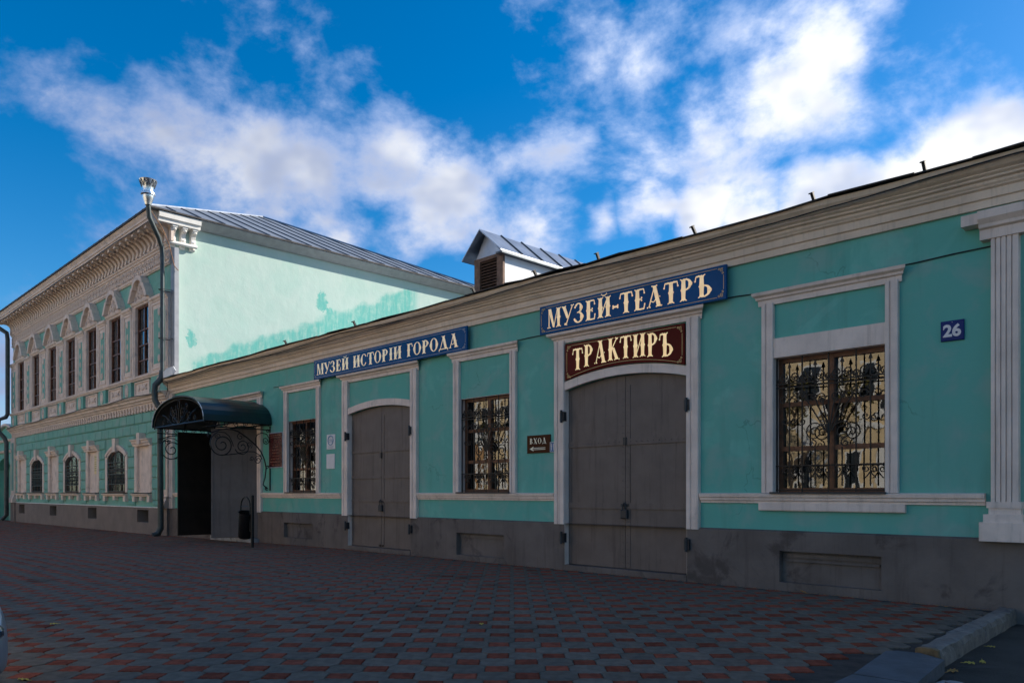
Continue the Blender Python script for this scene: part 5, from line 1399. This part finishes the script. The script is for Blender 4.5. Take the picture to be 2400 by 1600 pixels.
# ================================================================== PARKED CAR at the lower left edge
def build_car():
    # front towards +X; only its front corner reaches into the picture
    L, Wd = 4.3, 1.72; ox, oy = -9.90, -10.87; g = -.15 if 0 else 0.0
    A = thing('parked_car', 'silver car parked at the left edge, only its corner in view', 'car', (ox + 2.1, oy, g))
    S = []   # stations along x: (x, half width, z low, z belt, z top, top half width)
    st = [(0.0, .55, .42, .72, .74, .50), (.12, .74, .30, .80, .86, .66), (.5, .83, .22, .86, .93, .70), (.95, .86, .20, .88, .98, .66), (1.35, .86, .20, .89, 1.40, .56), (1.9, .86, .20, .89, 1.45, .58), (2.4, .86, .20, .88, 1.43, .57), (2.85, .86, .20, .87, 1.15, .60), (3.2, .85, .20, .84, .90, .68), (3.7, .83, .20, .76, .82, .66), (4.05, .76, .24, .66, .70, .58), (4.22, .66, .30, .56, .58, .52), (4.3, .50, .38, .48, .49, .42)]
    mb = MB()
    for (x, hw, zl, zb, zt, tw) in st:
        ring = [(-hw * .86, zl), (-hw, zl + .10), (-hw * 1.0, (zl + zb) / 2), (-hw * .985, zb), (-tw, zt - .03), (-tw * .75, zt), (tw * .75, zt), (tw, zt - .03), (hw * .985, zb), (hw, (zl + zb) / 2), (hw, zl + .10), (hw * .86, zl)]
        mb.v += [(ox + x, oy + a, g + b) for a, b in ring]
    m = 12
    for k in range(len(st) - 1):
        for j in range(m): mb.f.append((k*m+j, k*m+(j+1) % m, (k+1)*m+(j+1) % m, (k+1)*m+j))
    mb.f.append(tuple(range(m))); mb.f.append(tuple((len(st)-1)*m+j for j in range(m)))
    me = mb.mesh('body', 'car_silver', smooth=True)
    body = link('body', me, A); sb = body.modifiers.new('s', 'SUBSURF'); sb.levels = sb.render_levels = 2
    for sg in (-1, 1):
        y = oy + sg * .86
        MB().quad(*[(ox + a, oy + sg * b, g + c) for a, b, c in ((1.15, .84, .95), (2.85, .83, .93), (2.45, .625, 1.36), (1.45, .62, 1.36))]).build('side_window', 'car_dark', A)
        for wx in (.85, 3.45):
            wh = MB().lathe([(.20, -.10), (.29, -.10), (.315, -.06), (.315, .06), (.29, .10), (.20, .10)], (0, 0), 24)
            t = wh.build('tyre', 'rubber', A, smooth=True, loc=(ox + wx, oy + sg * .67, g + .315), rot=(R(90), 0, 0))
            r = MB().lathe([(.20, -.06), (.205, .07), (.19, .085), (.05, .06), (.04, .09), (.0, .09)], (0, 0), 20)
            link('rim', r.mesh('rim', 'rim_metal', True), t, loc=(ox + wx, oy + sg * .67, g + .315), rot=(R(90 if sg < 0 else -90), 0, 0))
        mbl = MB(); c = (ox + 4.02, oy + sg * .60, g + .60)
        mbl.ball(c, .20, .14, .075, 12, 7); mbl.build('headlight', 'lamp_glass', A, smooth=True)
        mbl = MB().ball((ox + 1.6, oy + sg * .95, g + .98), .08, .10, .07, 8, 5); mbl.build('mirror', 'car_silver', A, smooth=True)
    MB().quad(*[(ox + a, oy + b, g + c) for a, b, c in ((2.95, -.60, 1.09), (2.95, .60, 1.09), (2.42, .54, 1.425), (2.42, -.54, 1.425))]).build('windscreen', 'car_dark', A)
    MB().quad(*[(ox + a, oy + b, g + c) for a, b, c in ((1.0, .60, 1.02), (1.0, -.60, 1.02), (1.36, -.52, 1.39), (1.36, .52, 1.39))]).build('rear_window', 'car_dark', A)
    MB().box(ox + 4.24, ox + 4.31, oy - .35, oy + .35, g + .30, g + .37).build('grille', 'car_dark', A)
    MB().box(ox + .2, ox + 4.1, oy - .7, oy + .7, g + .16, g + .24).build('underbody', 'rubber', A)
build_car()

# ================================================================== BUILDINGS ACROSS THE STREET (seen as reflections)
def street_house(label, x0, x1, h, wallm, floors, yb=-31.0, dep=12.0, face=1, trimm='opp_white'):
    """house whose front at y=yb looks towards +Y (face=1) or -Y (face=-1)"""
    A = thing('street_house', label, 'building', ((x0 + x1) / 2, yb, -.15)); s = face
    y1 = yb - s * dep
    mb = MB().box(x0, x1, min(yb, y1), max(yb, y1), -.4, h); mb.build('wall', wallm, A)
    fh = (h - .8) / floors; n = max(2, int((x1 - x0) / 3.0)); bw = (x1 - x0) / n
    def bx(a, b, p0, p1, z0, z1): u, v = sorted((yb + s * p0, yb + s * p1)); return MB().box(a, b, u, v, z0, z1)
    for f in range(floors):
        z = .9 + f * fh
        for k in range(n):
            c = x0 + (k + .5) * bw
            w = bx(c - .52, c + .52, .003, .06, z, z + fh * .58).build('window', trimm, A)
            bx(c - .40, c + .40, .06, .07, z + .12, z + fh * .58 - .12).build('pane', 'opp_glass', w)
            bx(c - .75, c + .75, .003, .16, z - .14, z - .02).build('window_sill', trimm, A)
        bx(x0, x1, .003, .14, z + fh * .82, z + fh * .90).build('string_course', trimm, A)
    for k in range(n + 1):
        c = x0 + k * bw; a = max(x0, c - .28); b = min(x1, c + .28)
        bx(a, b, .003, .12, .4, h - .5).build('pilaster', trimm, A)
    bx(x0 - .2, x1 + .2, .0, .5, h - .45, h + .02).build('cornice', trimm, A)
    yc = (yb + y1) / 2; u, v = min(yb, y1) - .4, max(yb, y1) + .4
    MB().extr([(u, h + .03), (v, h + .03), (yc, h + 2.2)], 'X', x0 - .3, x1 + .3).build('roof', 'roof_grey', A)
street_house('cream three-storey house across the street, mirrored in the large right window', -49, -12, 15.5, 'opp_cream', 3)
street_house('low ochre house across the street, mirrored beside the cream house', -61.5, -49.6, 6.5, 'opp_ochre', 1)
street_house('pale three-storey house across the street, mirrored in the left window', -92, -62, 15.0, 'opp_cream2', 3)
street_house('tall pale house across the driveway that shades the corner pilaster', 4.2, 18, 11.5, 'opp_cream2', 3, yb=-.2, dep=17, face=-1)

plain('bark', (.07, .05, .035), .95, var=.3, scale=8, bump=.5, bscale=20)
plain('leaf_autumn', (.16, .13, .03), .8, var=.4, scale=1.2)
def street_tree(x, y, h, seed, label):
    rnd = random.Random(seed); A = thing('street_tree', label, 'tree', (x, y, -.15), 'trees across the street')
    mb = MB(); tips = []
    def grow(p, d, l, r, n):
        q = p + d * l; mid = p + d * l * .5 + Vector((rnd.uniform(-.06, .06), rnd.uniform(-.06, .06), 0)) * l
        mb.tube([p, mid, q], [r, r * .85, r * .65], 6 if n > 2 else 4)
        if n == 0: tips.append(q); return
        if n < 3: tips.append(mid)
        for k in range(3):
            dd = (d + Vector((rnd.uniform(-.8, .8), rnd.uniform(-.8, .8), rnd.uniform(-.1, .5)))).normalized()
            grow(q, dd, l * rnd.uniform(.6, .8), r * .6, n - 1)
    grow(Vector((x, y, -.2)), Vector((0, 0, 1)), h * .32, h * .022, 4)
    mb.build('trunk', 'bark', A, recalc=False)
    lv = MB()
    for tp in tips:
        for k in range(16):
            c = tp + Vector((rnd.gauss(0, .45), rnd.gauss(0, .45), rnd.gauss(0, .4))); u = Vector((rnd.uniform(-1, 1), rnd.uniform(-1, 1), rnd.uniform(-1, 1))).normalized() * .12; w = u.orthogonal().normalized() * .07
            lv.quad(c - u, c + w, c + u, c - w)
    lv.build('crown', 'leaf_autumn', A, recalc=False)
street_tree(-17.5, -25.0, 8.5, 1, 'autumn tree across the street, mirrored at the right of the large window')
street_tree(-40.5, -25.5, 7.5, 2, 'autumn tree across the street, mirrored in the middle barred window')
street_tree(-66.0, -25.5, 8.0, 3, 'autumn tree across the street before the pale house')
